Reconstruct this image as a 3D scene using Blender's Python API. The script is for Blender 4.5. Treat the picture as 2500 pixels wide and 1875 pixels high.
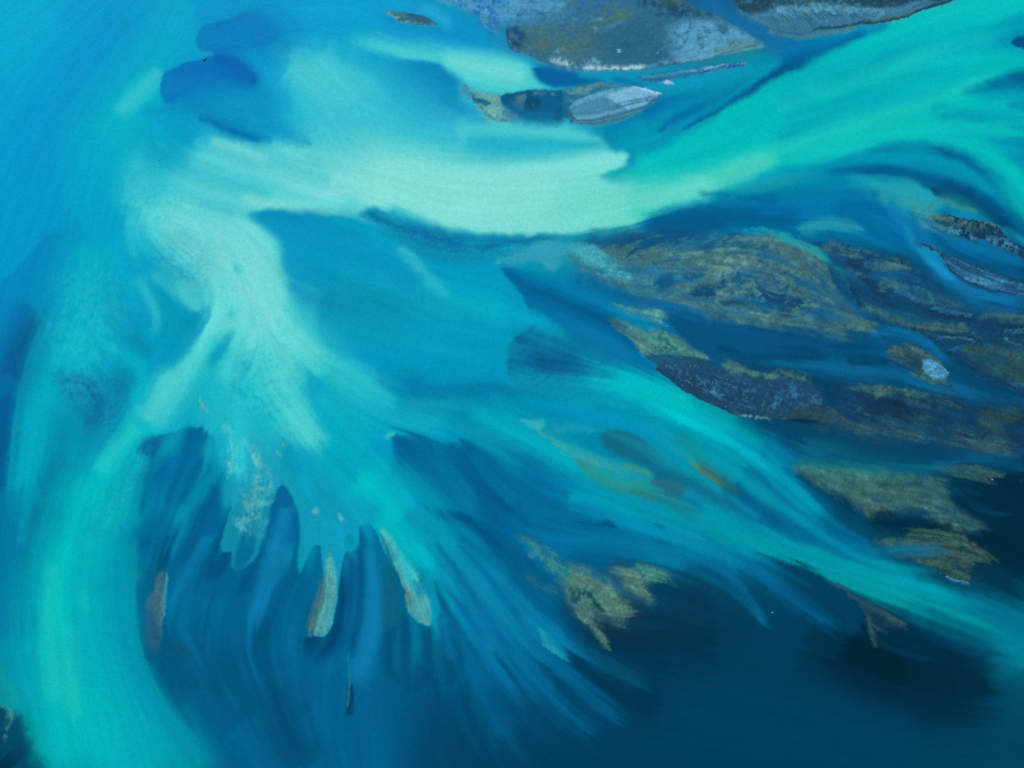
import bpy, math
import numpy as np

# ------------------------------------------------------------------ camera, sky, sun, exposure
scene = bpy.context.scene
for _o in list(bpy.data.objects): bpy.data.objects.remove(_o)
UNIT = 0.2                      # metres per plan unit
CAM_H = 433.0
cam_data = bpy.data.cameras.new('camera')
cam_data.sensor_fit = 'HORIZONTAL'
cam_data.sensor_width = 36.0
cam_data.lens = 36.0 * CAM_H / 500.0
cam_data.clip_start = 1.0
cam_data.clip_end = 12000.0
cam = bpy.data.objects.new('camera', cam_data)
scene.collection.objects.link(cam)
cam.location = (0.0, 0.0, CAM_H)
cam.rotation_euler = (0.0, 0.0, 0.0)
scene.camera = cam

SUN_EL, SUN_AZ = 46.0, -20.0     # degrees; azimuth from north, clockwise negative = west
world = bpy.data.worlds.new('World'); scene.world = world; world.use_nodes = True
_nt = world.node_tree; _bg = _nt.nodes['Background']
_sky = _nt.nodes.new('ShaderNodeTexSky'); _sky.sky_type = 'NISHITA'; _sky.sun_disc = False
_sky.sun_elevation = math.radians(SUN_EL); _sky.sun_rotation = math.radians(SUN_AZ)
_sky.altitude = 100.0
_nt.links.new(_sky.outputs['Color'], _bg.inputs['Color']); _bg.inputs['Strength'].default_value = 0.08
sun_data = bpy.data.lights.new('sun', 'SUN'); sun_data.energy = 2.4; sun_data.angle = math.radians(5.0)
sun_data.color = (1.0, 0.96, 0.90)
sun = bpy.data.objects.new('sun', sun_data); scene.collection.objects.link(sun)
sun.rotation_euler = (math.radians(-(90 - SUN_EL)), 0, math.radians(-SUN_AZ))
sun.location = (0, 0, 300)
scene.view_settings.view_transform = 'Standard'; scene.view_settings.look = 'None'
scene.view_settings.gamma = 1.0; scene.view_settings.use_curve_mapping = False
scene.view_settings.exposure = 0.45
scene.cycles.max_bounces = 4; scene.cycles.transparent_max_bounces = 6
scene.cycles.use_denoising = False

STEP = 2.7                      # survey grid spacing, plan units
LIT = (1.0, 1.025, 1.122)                      # what a white matt level surface renders as
# ------------------------------------------------------------------ survey grid
# Ground-plan units: 1 unit = 0.2 m; the plan is 2500 x 1875 units (500 m x 375 m).
X0, X1, Y0, Y1 = -140.0, 2640.0, -110.0, 1985.0
NX = int((X1 - X0) / STEP) + 1
NY = int((Y1 - Y0) / STEP) + 1
gx = X0 + np.arange(NX) * STEP
gy = Y0 + np.arange(NY) * STEP
GX, GY = np.meshgrid(gx.astype(np.float32), gy.astype(np.float32))
rng = np.random.default_rng(7)

def srgb(c):
    c = np.asarray(c, dtype=np.float32) / 255.0
    return np.where(c <= 0.04045, c / 12.92, ((c + 0.055) / 1.055) ** 2.4)

def sstep(a, b, x):
    t = np.clip((x - a) / (b - a), 0, 1)
    return t * t * (3 - 2 * t)

def fbm(scale, beta=1.0, seed=0, ny=None, nx=None, aniso=None):
    """Gaussian noise, features about `scale` units across, unit variance."""
    ny = ny or NY; nx = nx or NX
    r = np.random.default_rng(seed)
    n = r.standard_normal((ny, nx)).astype(np.float32)
    fy = np.fft.fftfreq(ny, STEP)[:, None]; fx = np.fft.rfftfreq(nx, STEP)[None, :]
    k = np.sqrt(fx * fx + fy * fy) * scale
    f = 1.0 / (1.0 + k ** 2) ** (0.5 + 0.5 * beta)
    f[0, 0] = 0
    o = np.fft.irfft2(np.fft.rfft2(n) * f, s=(ny, nx)).astype(np.float32)
    return o / o.std()

def blur(a, s):
    fy = np.fft.fftfreq(a.shape[0], STEP)[:, None]; fx = np.fft.rfftfreq(a.shape[1], STEP)[None, :]
    f = np.exp(-2 * (np.pi * s) ** 2 * (fx * fx + fy * fy))
    return np.fft.irfft2(np.fft.rfft2(a) * f, s=a.shape).astype(np.float32)

TILE = dict(A=(0, 0), B=(800, 0), C=(1600, 0), D=(0, 600), E=(800, 600), F=(1600, 600),
            G=(0, 1200), H=(800, 1200), I=(1600, 1200))
TILE2 = dict(J=(1400, 540, .2260), K=(1900, 540, .27125), M=(1080, 0, .18083), N=(1440, 0, .19892), O=(1840, 0, .19892))
def conv(tile, pts, dflt):
    out = []; last = dflt
    for p in pts:
        if len(p) > 2: last = p[2]
        if tile == 'Z': out.append((p[0] * 1.1302, p[1] * 1.1302, last))
        elif tile == 'S': out.append((p[0], p[1], last))
        elif tile in TILE2:
            ox, oy, sc = TILE2[tile]; out.append((ox + p[0] * sc, oy + p[1] * sc, last))
        else:
            ox, oy = TILE[tile]; out.append((ox + p[0] * .4069, oy + p[1] * .4069, last))
    return np.array(out, dtype=np.float64)

def spline(p, closed, seg=9.0):
    n = len(p); res = []
    rngk = range(n if closed else n - 1)
    for i in rngk:
        if closed: a, b, c, d = p[(i - 1) % n], p[i], p[(i + 1) % n], p[(i + 2) % n]
        else: a, b, c, d = p[max(i - 1, 0)], p[i], p[i + 1], p[min(i + 2, n - 1)]
        m = max(1, int(np.hypot(*(c - b)[:2]) / seg))
        t = (np.arange(m) / m)[:, None]
        q = 0.5 * (2 * b + (c - a) * t + (2 * a - 5 * b + 4 * c - d) * t ** 2 + (3 * b - a - 3 * c + d) * t ** 3)
        q[:, 2] = (b[2] + (c[2] - b[2]) * t[:, 0])
        res.append(q)
    if not closed: res.append(p[-1:])
    return np.concatenate(res)

# gentle wobble of every traced outline
WX = fbm(60, 1.3, 11); WY = fbm(60, 1.3, 12)
WX2 = fbm(14, 1.0, 13); WY2 = fbm(14, 1.0, 14)
def box(p, pad):
    i0 = int(np.clip((p[:, 0].min() - pad - X0) / STEP, 0, NX - 1)); i1 = int(np.clip((p[:, 0].max() + pad - X0) / STEP + 2, 1, NX))
    j0 = int(np.clip((p[:, 1].min() - pad - Y0) / STEP, 0, NY - 1)); j1 = int(np.clip((p[:, 1].max() + pad - Y0) / STEP + 2, 1, NY))
    return i0, i1, j0, j1

def warped(i0, i1, j0, j1, rough):
    s = np.s_[j0:j1, i0:i1]
    return (GX[s] + rough * (0.7 * WX[s] + 0.5 * WX2[s]), GY[s] + rough * (0.7 * WY[s] + 0.5 * WY2[s]))

def seg_dist(x, y, q, closed):
    """nearest distance, weight value and side for a polyline"""
    n = len(q)
    best = np.full(x.shape, 1e9, np.float32); val = np.zeros(x.shape, np.float32); side = np.zeros(x.shape, np.float32)
    m = n if closed else n - 1
    for i in range(m):
        a = q[i]; b = q[(i + 1) % n]
        dx, dy = b[0] - a[0], b[1] - a[1]; L = dx * dx + dy * dy + 1e-9
        t = np.clip(((x - a[0]) * dx + (y - a[1]) * dy) / L, 0, 1)
        ex = x - a[0] - t * dx; ey = y - a[1] - t * dy
        d = ex * ex + ey * ey
        k = d < best
        best = np.where(k, d, best)
        val = np.where(k, a[2] + (b[2] - a[2]) * t, val)
        side = np.where(k, dx * ey - dy * ex, side)
    return np.sqrt(best), val, side

def poly_mask(tile, pts, rough=2.0, feather=6, smooth=True):
    p = conv(tile, pts, feather)
    if smooth: p = spline(p, True, 12.0)
    pad = p[:, 2].max() * 1.05 + 4 * rough + 4
    i0, i1, j0, j1 = box(p, pad)
    if i1 - i0 < 2 or j1 - j0 < 2: return None
    x, y = warped(i0, i1, j0, j1, rough)
    # big soft shapes are measured on a coarser lattice and interpolated
    st = 1
    area = (i1 - i0) * (j1 - j0)
    if p[:, 2].min() >= 3 and area > 30000: st = 2
    xs, ys = x[::st, ::st], y[::st, ::st]
    d, f, _ = seg_dist(xs, ys, p, True)
    inside = np.zeros(xs.shape, bool)
    n = len(p)
    for i in range(n):
        a = p[i]; b = p[(i + 1) % n]
        if a[1] == b[1]: continue
        c = ((a[1] > ys) != (b[1] > ys)) & (xs < (b[0] - a[0]) * (ys - a[1]) / (b[1] - a[1]) + a[0])
        inside ^= c
    sd = np.where(inside, d, -d)
    if st == 2:
        f = blur_small(f)
        sd = np.repeat(np.repeat(sd, 2, 0), 2, 1)[:x.shape[0], :x.shape[1]]
        f = np.repeat(np.repeat(f, 2, 0), 2, 1)[:x.shape[0], :x.shape[1]]
        sd = box3(sd)
    else:
        f = blur_small(f)
    f = np.maximum(f, 1.2)
    return np.s_[j0:j1, i0:i1], sstep(-1, 1, sd / f), sd

def box3(a):
    b = np.pad(a, 1, mode='edge')
    return (b[:-2, 1:-1] + 2 * b[1:-1, 1:-1] + b[2:, 1:-1]) / 8 + (b[1:-1, :-2] + 2 * b[1:-1, 1:-1] + b[1:-1, 2:]) / 8
def blur_small(a):
    for _ in range(3): a = box3(a)
    return a

FLOW = []      # (x, y, dx, dy, weight)
def stroke_mask(tile, pts, soft=1.0, rough=2.0, w=10, flow=True, fade=None):
    p = spline(conv(tile, pts, w), False, 10.0)
    p[:, 2] = np.maximum(p[:, 2], 0.8)
    if flow:
        d = np.diff(p[:, :2], axis=0); l = np.hypot(d[:, 0], d[:, 1]) + 1e-9
        for k in range(len(d)): FLOW.append((*(0.5 * (p[k, :2] + p[k + 1, :2])), d[k, 0] / l[k], d[k, 1] / l[k], l[k]))
    sl, sr = soft if isinstance(soft, tuple) else (soft, soft)
    pad = p[:, 2].max() * (1 + max(sl, sr)) + 4 * rough + 3
    i0, i1, j0, j1 = box(p, pad)
    if i1 - i0 < 2 or j1 - j0 < 2: return None
    x, y = warped(i0, i1, j0, j1, rough)
    best = np.full(x.shape, 9.0, np.float32); side = np.zeros(x.shape, np.float32); along = np.zeros(x.shape, np.float32)
    for k in range(len(p) - 1):
        a, b = p[k], p[k + 1]
        q = p[k:k + 2]; pd = q[:, 2].max() * (1 + max(sl, sr)) + 4 * rough + 3
        a0, a1, b0, b1 = box(q, pd)
        s = np.s_[b0 - j0:b1 - j0, a0 - i0:a1 - i0]
        xs, ys = x[s], y[s]
        if xs.size == 0: continue
        dx, dy = b[0] - a[0], b[1] - a[1]; L = dx * dx + dy * dy + 1e-9
        t = np.clip(((xs - a[0]) * dx + (ys - a[1]) * dy) / L, 0, 1)
        ex = xs - a[0] - t * dx; ey = ys - a[1] - t * dy
        u = np.sqrt(ex * ex + ey * ey) / (a[2] + (b[2] - a[2]) * t)
        kk = u < best[s]
        best[s] = np.where(kk, u, best[s]); side[s] = np.where(kk, dx * ey - dy * ex, side[s])
        along[s] = np.where(kk, (k + t) / (len(p) - 1), along[s])
    sf = np.where(side < 0, sl, sr)
    m = 1 - sstep(0, 1, (best - (1 - sf)) / (2 * sf))
    if fade: m = m * sstep(-.02, fade[0], along) * sstep(1.02, 1 - fade[1], along)
    return np.s_[j0:j1, i0:i1], m, None

# ------------------------------------------------------------------ layers
OPS = []
def _add(kind, shape, tile, col, al, pts, **kw): OPS.append((kind, shape, tile, col, al, pts, kw))
def wp(t, c, a, p, **k): _add('w', 'p', t, c, a, p, **k)      # suspended silt, area
def ws(t, c, a, p, **k): k.setdefault('fade', (.07, .14)); _add('w', 's', t, c, a, p, **k)      # suspended silt, stream
def cp(t, a, p, **k): _add('c', 'p', t, None, a, p, **k)      # clear water, area
def cs(t, a, p, **k): _add('c', 's', t, None, a, p, **k)      # clear water, stream
def bp(t, c, a, p, **k): _add('b', 'p', t, c, a, p, **k)      # bed colour, area
def bs(t, c, a, p, **k): _add('b', 's', t, c, a, p, **k)      # bed colour, stripe
def hp(t, h, p, **k): _add('h', 'p', t, None, h, p, **k)      # bed height, area (m)
def hs(t, h, p, **k): _add('h', 's', t, None, h, p, **k)      # emerged strip (m)
def pp(t, nm, p, **k): _add('q', 'p', t, nm, 1, p, **k)         # crust lying on the last bar
def pq(t, nm, p, **k): _add('q', 's', t, nm, 1, p, **k)
def rp(t, h, p, **k): _add('r', 'p', t, None, h, p, **k)      # dunes, area (m)
def fl(t, p): stroke_flow(t, p)
def stroke_flow(t, p):
    q = spline(conv(t, p, 1), False, 10.0)
    d = np.diff(q[:, :2], axis=0); l = np.hypot(d[:, 0], d[:, 1]) + 1e-9
    for k in range(len(d)): FLOW.append((*(0.5 * (q[k, :2] + q[k + 1, :2])), d[k, 0] / l[k], d[k, 1] / l[k], 2 * l[k]))
# ------------------------------------------------------------------ the river, area by area
BASE = [
 [(0,178,212),(0,152,206),(0,152,206),(0,160,210),(20,120,185),(30,100,150),(20,90,140),(0,188,190),(15,205,195)],
 [(0,158,202),(0,172,202),(20,165,205),(80,205,213),(30,170,205),(0,130,178),(0,190,190),(30,200,185),(10,165,185)],
 [(0,148,202),(0,165,202),(110,218,212),(0,150,195),(10,150,190),(10,95,145),(5,90,140),(5,80,125),(5,70,110)],
 [(0,112,172),(0,158,192),(40,195,203),(0,150,195),(0,138,188),(0,140,180),(5,60,95),(5,60,95),(5,50,80)],
 [(0,92,152),(0,178,190),(20,150,182),(0,165,195),(0,110,165),(8,112,158),(0,110,162),(5,60,85),(0,32,55)],
 [(0,130,172),(0,150,178),(0,98,148),(5,88,135),(0,98,150),(4,45,72),(3,48,76),(0,42,70),(0,88,116)],
 [(0,95,125),(0,180,184),(0,88,138),(0,66,106),(0,56,92),(0,52,84),(0,52,84),(0,52,84),(0,58,88)]]

# ================= north-west (A)
ws('A',(0,176,212),.8,[(-100,300,120),(300,0,100)])
ws('A',(0,143,206),.8,[(980,-80,70),(720,130,75),(430,450,75),(180,800,60),(20,1100,50)])
ws('A',(0,150,203),.6,[(520,500,60),(330,800,60),(200,1150,60),(80,1500,50)])
ws('A',(0,172,203),.85,[(1080,-60,60),(980,250,70),(780,560,70),(640,800,80),(600,1050,80)])
ws('A',(0,184,200),.6,[(980,430,30),(780,640,40),(620,860,40)])
ws('A',(70,200,208),.75,[(965,420,12),(850,540,24),(700,690,18)])
wp('A',(0,145,206),.8,[(1192,-60,6),(1186,60,6),(1190,160,8),(1300,160,60),(1600,160,70),(1950,60,90),(1900,-60,60)])
ws('A',(10,168,212),.8,[(1700,180,60),(1900,140,60),(2212,150,50)])
ws('A',(35,185,212),.9,[(1720,330,70),(1850,520,80),(1950,720,80)])
ws('A',(75,202,214),.7,[(1850,360,50),(2000,600,60),(2050,850,60)])
ws('A',(0,150,204),.7,[(1580,330,40),(1640,560,45),(1500,640,50)])
# the white fan (A, B)
wp('A',(100,214,214),.9,[(790,1040,70),(850,930,60),(1010,980,60),(1250,840,40),(1450,855,25),(1700,870,20),(2000,850,60),(2300,900,80),(2300,1330,20),(2100,1308,12),(1800,1288,8),(1600,1262,12),(1400,1272,40),(1500,1320,40),(1600,1400,18),(1625,1500,20),(1700,1700,25),(1250,1720,70),(1170,1520,70),(900,1380,70),(780,1180,70)])
ws('A',(45,180,208),.6,[(1180,820,14),(1450,905,20),(1700,985,22),(1950,1030,30)])
ws('A',(50,188,208),.55,[(1080,1000,30),(1350,1080,22),(1650,1180,18)])
ws('A',(60,192,210),.45,[(1020,1160,24),(1250,1230,16),(1420,1255,12)])
ws('A',(130,222,214),.7,[(1250,850,10),(1500,920,14),(1800,1080,22),(2100,1160,40)])
ws('A',(135,224,212),.7,[(1450,1180,10),(1750,1245,14),(2050,1290,14)])
ws('A',(128,222,214),.6,[(1350,1380,40),(1480,1480,50),(1560,1620,50)])
ws('A',(0,158,194),.5,[(860,900,40),(1050,960,25),(1000,860,40)])
ws('A',(20,178,202),.6,[(860,1010,20),(920,1100,40),(860,1250,40)])
# ================= north (B)
ws('B',(0,160,208),.8,[(-100,100,60),(200,180,60),(100,420,60)])
ws('B',(0,135,202),.85,[(330,120,30),(560,190,34),(800,235,32),(1020,290,22)])
ws('B',(0,142,204),.8,[(480,20,30),(640,40,30),(800,160,26),(1000,230,30)])
ws('B',(45,175,214),.75,[(560,40,14),(660,90,14),(740,180,10)])
ws('B',(30,165,210),.5,[(340,40,12),(560,60,16),(760,120,22)])
wp('B',(0,120,188),.9,[(420,362,8),(500,356,4),(640,372,4),(720,412,8),(775,480,8),(790,590,12),(850,650,20),(960,740,30),(860,770,60),(700,730,90),(540,640,100),(430,520,80),(390,420,70)])
ws('B',(0,150,200),.6,[(250,330,30),(380,420,40),(450,600,45),(620,720,40)])
wp('B',(78,208,212),.92,[(160,255,40),(260,225,36),(420,240,36),(650,270,36),(900,300,36),(1120,350,24),(1225,405,8),(1238,450,5),(1262,490,5),(1340,520,5),(1410,527,6),(1330,535,8),(1200,542,8),(1040,578,10),(900,565,20),(810,490,18),(755,440,12),(700,392,8),(640,370,4),(560,358,4),(450,352,6),(380,332,8),(300,312,12),(200,280,20)])
ws('B',(118,224,212),.7,[(700,345,18),(900,400,28),(1100,440,26),(1215,470,12)])
# main sweep
ws('B',(55,192,212),.75,[(0,620,110),(300,720,110),(600,800,80),(900,820,50)])
ws('B',(80,206,212),.85,[(760,790,26),(1050,780,34),(1350,800,38),(1600,850,20)])
wp('B',(84,207,211),.85,[(1000,770,30),(1300,752,24),(1480,790,12),(1600,808,8),(1670,850,6),(1700,880,8),(1640,890,20),(1300,870,40)])
ws('B',(28,178,204),.75,[(820,880,22),(1100,880,24),(1400,880,20),(1640,880,8)])
wp('B',(126,226,214),.95,[(-250,900,90),(-60,990,70),(300,880,80),(700,920,60),(1000,950,40),(1400,920,24),(1660,888,12),(1770,895,6),(1806,930,5),(1800,970,4),(1730,1010,5),(1640,1062,6),(1800,1070,40),(2212,1020,50),(2300,1000,40),(2300,1190,10),(2050,1275,9),(1800,1335,8),(1500,1390,8),(1250,1412,10),(1000,1408,12),(850,1392,14),(620,1350,24),(420,1255,18),(260,1232,12),(130,1180,14),(-100,1130,40)])
ws('B',(138,230,216),.6,[(250,1050,50),(600,1150,70),(1000,1200,70),(1400,1180,60)])
ws('B',(105,220,200),.6,[(900,1290,40),(1300,1270,50),(1700,1200,55),(2212,1110,50)],fade=(.6,.1))
ws('B',(20,168,202),.35,[(360,1270,14),(470,1320,18),(600,1360,14)])
# right of the tongue
wp('B',(0,112,172),.9,[(1808,965,4),(1815,920,8),(1890,860,24),(2050,800,30),(2300,740,40),(2300,850,40),(2080,930,26),(1920,985,18),(1800,1003,8)])
ws('B',(0,158,190),.85,[(1700,885,9),(1850,850,18),(2050,795,22),(2260,715,24)])
ws('B',(0,122,178),.8,[(1650,800,12),(1800,730,26),(2000,650,30),(2250,590,30)])
ws('B',(0,150,188),.5,[(1720,840,10),(1950,730,16),(2250,640,16)])
ws('B',(0,100,160),.6,[(2000,790,10),(2130,720,16),(2260,650,18)])
ws('B',(0,180,184),.7,[(1680,1060,10),(1950,1010,22),(2250,900,30)])
# channel under the great bar
wp('B',(0,98,162),.95,[(1225,412,4),(1290,395,6),(1400,405,12),(1600,440,16),(1760,470,20),(1640,500,16),(1480,520,8),(1380,522,6),(1290,498,5),(1242,462,4)])
ws('B',(18,145,192),.8,[(1480,440,10),(1700,458,14),(1950,440,12),(2250,405,10)])
ws('B',(15,150,196),.85,[(1660,478,10),(1830,500,16),(2000,535,22),(2230,560,26)])
ws('B',(0,100,165),.6,[(1700,480,5),(1800,486,8),(1900,510,7)])
# below the sweep
wp('B',(0,142,194),.9,[(-420,1264,8),(-200,1276,5),(0,1302,7),(130,1306,10),(220,1345,14),(420,1470,20),(700,1560,20),(900,1575,16),(1040,1560,20),(1100,1700,60),(0,1800,60),(-235,1740,26),(-265,1660,26),(-327,1500,24),(-366,1400,20),(-437,1330,16),(-480,1285,10)],rough=2)
ws('B',(0,122,180),.6,[(-420,1272,5),(-330,1280,9),(-180,1295,14),(100,1330,20),(260,1430,20)])
wp('B',(0,128,182),.9,[(195,1275,8),(235,1246,8),(330,1262,10),(450,1330,16),(620,1372,18),(850,1400,16),(1100,1420,12),(1350,1402,8),(1425,1418,5),(1250,1445,8),(1050,1485,18),(900,1550,12),(780,1562,8),(600,1525,14),(450,1430,14),(300,1350,8)],rough=4)
ws('B',(0,108,160),.7,[(230,1285,10),(330,1335,10),(470,1385,10),(650,1430,14),(850,1480,16)],rough=4)
ws('B',(0,112,165),.6,[(900,1500,10),(1150,1440,8),(1400,1412,4)],rough=4)
ws('B',(0,165,196),.7,[(0,1320,10),(150,1340,14),(330,1420,20),(440,1490,20)])
# ================= north-east (C)
wp('C',(0,190,189),1,[(1810,-80,5),(1660,55,5),(1500,112,7),(1300,180,22),(1100,265,34),(950,345,34),(820,440,34),(620,535,34),(420,640,22),(220,770,18),(0,890,24),(-120,930,30),(-120,1290,14),(150,1232,16),(350,1182,22),(550,1120,28),(720,1055,34),(900,1000,26),(1100,935,40),(1300,872,30),(1500,862,24),(1780,888,20),(1950,960,24),(2060,1060,28),(2150,1200,34),(2260,1370,34),(2400,1500),(2400,-200)])
ws('C',(10,202,196),.6,[(2250,-40,80),(1900,60,60),(1500,260,50),(1100,480,40)])
ws('C',(44,205,188),.6,[(600,960,22),(1000,800,22),(1400,670,24),(1800,540,20),(2110,425,8)])
ws('C',(0,162,180),.65,[(720,840,14),(1000,700,26),(1300,600,24),(1520,560,14)])
ws('C',(0,175,186),.5,[(1200,560,20),(1600,440,30),(1900,380,30)])
ws('C',(22,198,187),.55,[(760,960,26),(1150,850,36),(1700,780,40),(2250,720,36)])
ws('C',(0,168,178),.55,[(1650,640,20),(1850,690,14),(2250,720,12)])
ws('C',(10,190,186),.55,[(1700,880,20),(1950,900,30),(2120,1080,34),(2240,1280,30)])
wp('C',(80,212,192),.85,[(-150,1110,100),(150,1050,50),(400,970,34),(600,920,30),(700,925,26),(735,970,22),(640,1040,14),(500,1110,9),(300,1182,8),(0,1270,10),(-150,1310,60)])
ws('C',(112,222,205),.7,[(-400,1270,40),(-120,1200,40),(150,1150,28),(380,1080,20)])
ws('C',(80,208,190),.5,[(380,1060,10),(520,990,20),(660,950,18)])
wp('C',(0,140,184),.9,[(1860,280,50),(1990,200,44),(2250,120,44),(2300,300,40),(2100,290,30),(1980,290,30)])
ws('C',(0,120,175),.7,[(2000,230,12),(2120,190,20),(2260,170,26)])
wp('C',(0,128,172),.92,[(1860,556,18),(1990,490,14),(2110,436,10),(2300,420,14),(2300,560,24),(2100,572,18)])
ws('C',(0,88,142),.85,[(2110,440,6),(2160,448,14),(2260,470,20)])
ws('C',(0,95,148),.5,[(1990,510,8),(2120,500,12),(2260,520,12)])
ws('C',(0,130,172),.8,[(2110,632,5),(2180,628,10),(2260,640,14)])
ws('C',(0,130,172),.6,[(2130,770,6),(2260,765,10)])
ws('C',(0,140,176),.6,[(1700,700,6),(1850,690,10),(1990,715,8)])
wp('C',(0,122,174),.9,[(2000,828,16),(2110,838,10),(2300,845,10),(2300,1060,30),(2190,1000,24),(2100,900,20)])
# arcs south of the channel
wp('C',(0,116,172),.95,[(-60,1300,12),(200,1235,18),(450,1175,26),(650,1110,30),(800,1060,30),(1000,1005,20),(1200,925,20),(1400,885,14),(1600,885,14),(1780,905,14),(1930,985,14),(2060,1120,18),(2200,1380,20),(2250,1500,30),(1800,1500,40),(1300,1480,40),(700,1420,40),(200,1420,40),(-60,1400,20)])
ws('C',(0,135,182),.6,[(600,1120,20),(900,1050,24),(1250,960,20),(1550,970,14),(1850,1050,14)])
ws('C',(0,92,150),.8,[(1250,905,6),(1450,890,12),(1720,905,14),(1900,990,16),(2030,1110,10)])
ws('C',(0,145,186),.7,[(1300,935,8),(1600,945,8),(1850,1020,10),(2000,1140,16),(2130,1300,14)])
ws('C',(0,140,182),.6,[(1500,1000,8),(1750,1050,10),(1950,1150,14),(2080,1270,12)])
ws('C',(0,78,132),.9,[(1020,1035,6),(1250,1016,11),(1450,1042,12),(1630,1090,14),(1850,1150,18),(2040,1260,18),(2140,1390,14),(2212,1500,10)])
ws('C',(5,130,178),.6,[(200,1280,12),(420,1230,18),(700,1170,20),(1000,1130,20),(1200,1120,12)])
ws('C',(0,140,180),.6,[(480,1150,14),(720,1090,16),(980,1060,12)])
ws('C',(0,96,152),.6,[(260,1160,5),(500,1170,10),(760,1190,14)])
ws('C',(0,92,146),.85,[(-40,1340,16),(250,1300,24),(600,1300,24),(900,1320,20)])
ws('C',(0,82,136),.7,[(-40,1400,16),(200,1370,18),(420,1350,14)])
wp('C',(0,100,158),.9,[(1080,1235,8),(1180,1205,10),(1330,1235,16),(1450,1320,20),(1560,1440,20),(1400,1440,30),(1280,1390,8),(1150,1340,20),(1090,1290,8)])
ws('C',(8,118,172),.6,[(1130,1260,10),(1300,1320,16),(1420,1400,14)])
wp('C',(36,165,182),.9,[(1180,1075,20),(1330,1070,14),(1500,1080,10),(1600,1105,8),(1660,1145,6),(1720,1200,10),(1690,1290,14),(1560,1330,20),(1490,1250,26),(1370,1190,28),(1250,1130,26)],rough=4)
ws('C',(88,160,150),.55,[(1330,1160,14),(1480,1190,26),(1600,1230,24),(1700,1240,14)],tex=('S',-1,1.2))
ws('C',(10,105,160),.6,[(1290,1160,8),(1350,1180,10)])
ws('C',(48,152,180),.8,[(860,1380,8),(980,1350,14),(1120,1345,14),(1280,1388,4)])
# ================= west (D)
wp('D',(0,132,194),.9,[(-40,262,4),(60,185,3),(110,120,3),(160,60,5),(240,-20,8),(340,-100,16),(420,-80,80),(420,300,110),(200,700,100),(-80,800,50)])
ws('D',(0,108,168),.9,[(160,330,40),(110,560,50),(50,850,52),(10,1150,44),(-20,1500,50)])
ws('D',(0,92,152),.7,[(230,440,16),(130,600,20),(50,800,30)])
ws('D',(0,88,148),.7,[(30,900,20),(20,1150,30),(0,1400,34),(20,1600,24)])
ws('D',(0,178,198),.9,[(560,-40,70),(520,250,74),(450,520,70),(330,780,52),(230,1000,42),(190,1250,40),(140,1500,34),(110,1700,30)])
ws('D',(0,184,200),.5,[(480,480,40),(480,640,50),(560,720,40)])
ws('D',(0,158,194),.6,[(700,120,50),(760,300,60)])
wp('D',(0,146,188),.85,[(880,210,24),(1000,265,20),(1090,345,12),(1180,395,16),(1245,355,6),(1264,405,4),(1230,492,10),(1150,610,18),(1040,760,24),(900,820,40),(780,640,50),(690,470,40),(640,320,40),(780,350,40)])
ws('D',(0,128,174),.7,[(760,500,20),(850,560,24),(930,640,20)])
ws('D',(0,134,180),.6,[(1230,420,6),(1150,560,14),(1050,700,16),(950,730,16)])
ws('D',(60,200,206),.7,[(820,180,14),(900,320,16),(940,430,14),(930,540,10)])
ws('D',(90,210,208),.6,[(920,160,14),(1060,260,18),(1170,360,14),(1200,430,8)])
ws('D',(20,172,196),.6,[(1130,520,8),(1030,660,9),(940,760,12)])
wp('D',(98,215,212),.92,[(1000,-60,60),(1120,60,50),(1230,190,34),(1268,330,12),(1268,410,6),(1230,510,10),(1400,560,50),(1560,640,50),(1700,560,40),(1850,580,14),(1760,480,18),(1722,360,16),(1712,260,18),(1680,140,20),(1610,-60,20)])
ws('D',(125,222,212),.6,[(1380,-60,50),(1500,150,50),(1580,300,50),(1620,460,40)])
ws('D',(84,210,208),.92,[(1290,380,22),(1210,540,26),(1110,730,34),(990,880,44),(880,1020,44),(760,1130,26)],soft=(.9,.55))
ws('D',(78,209,208),.92,[(1660,430,36),(1780,560,42),(1930,720,44),(2100,830,38),(2250,910,34)])
ws('D',(100,216,210),.6,[(1720,520,24),(1850,650,26),(1980,760,20)])
ws('D',(84,210,207),.9,[(1620,740,26),(1690,880,38),(1780,1020,44),(1880,1160,34),(1930,1215,12)],soft=(.7,1))
ws('D',(20,184,200),.8,[(1360,620,26),(1400,760,50),(1380,900,50)])
ws('D',(0,178,198),.7,[(1480,800,40),(1560,920,40),(1680,1060,40)])
ws('D',(0,152,188),.75,[(1400,520,9),(1330,620,12),(1260,710,8)])
ws('D',(10,168,196),.55,[(1540,600,9),(1480,700,12),(1430,790,10)])
ws('D',(20,176,200),.5,[(1400,380,8),(1380,440,10)])
ws('D',(30,182,204),.5,[(1440,110,14),(1425,170,12)])
ws('D',(0,165,196),.8,[(1900,820,40),(2080,980,60),(2260,1100,60)])
ws('D',(0,152,192),.6,[(1820,780,14),(1900,880,14),(1960,1000,16)])
ws('D',(0,180,198),.7,[(1950,900,24),(2060,1080,40),(2200,1250,40)])
ws('D',(0,182,198),.7,[(650,600,10),(790,660,14),(866,760,14),(860,880,16),(800,960,18)])
ws('D',(60,196,204),.4,[(660,600,6),(690,640,8)])
wp('D',(0,124,176),.82,[(330,755,20),(430,764,8),(520,794,6),(575,810,6),(640,780,8),(720,765,12),(800,785,20),(790,850,18),(735,945,18),(755,1090,24),(690,1260,30),(520,1330,40),(410,1220,30),(430,1020,24),(380,870,24)],rough=5)
ws('D',(0,104,158),.5,[(450,780,12),(540,880,20),(600,1000,20),(560,1130,20)],rough=5)
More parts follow.
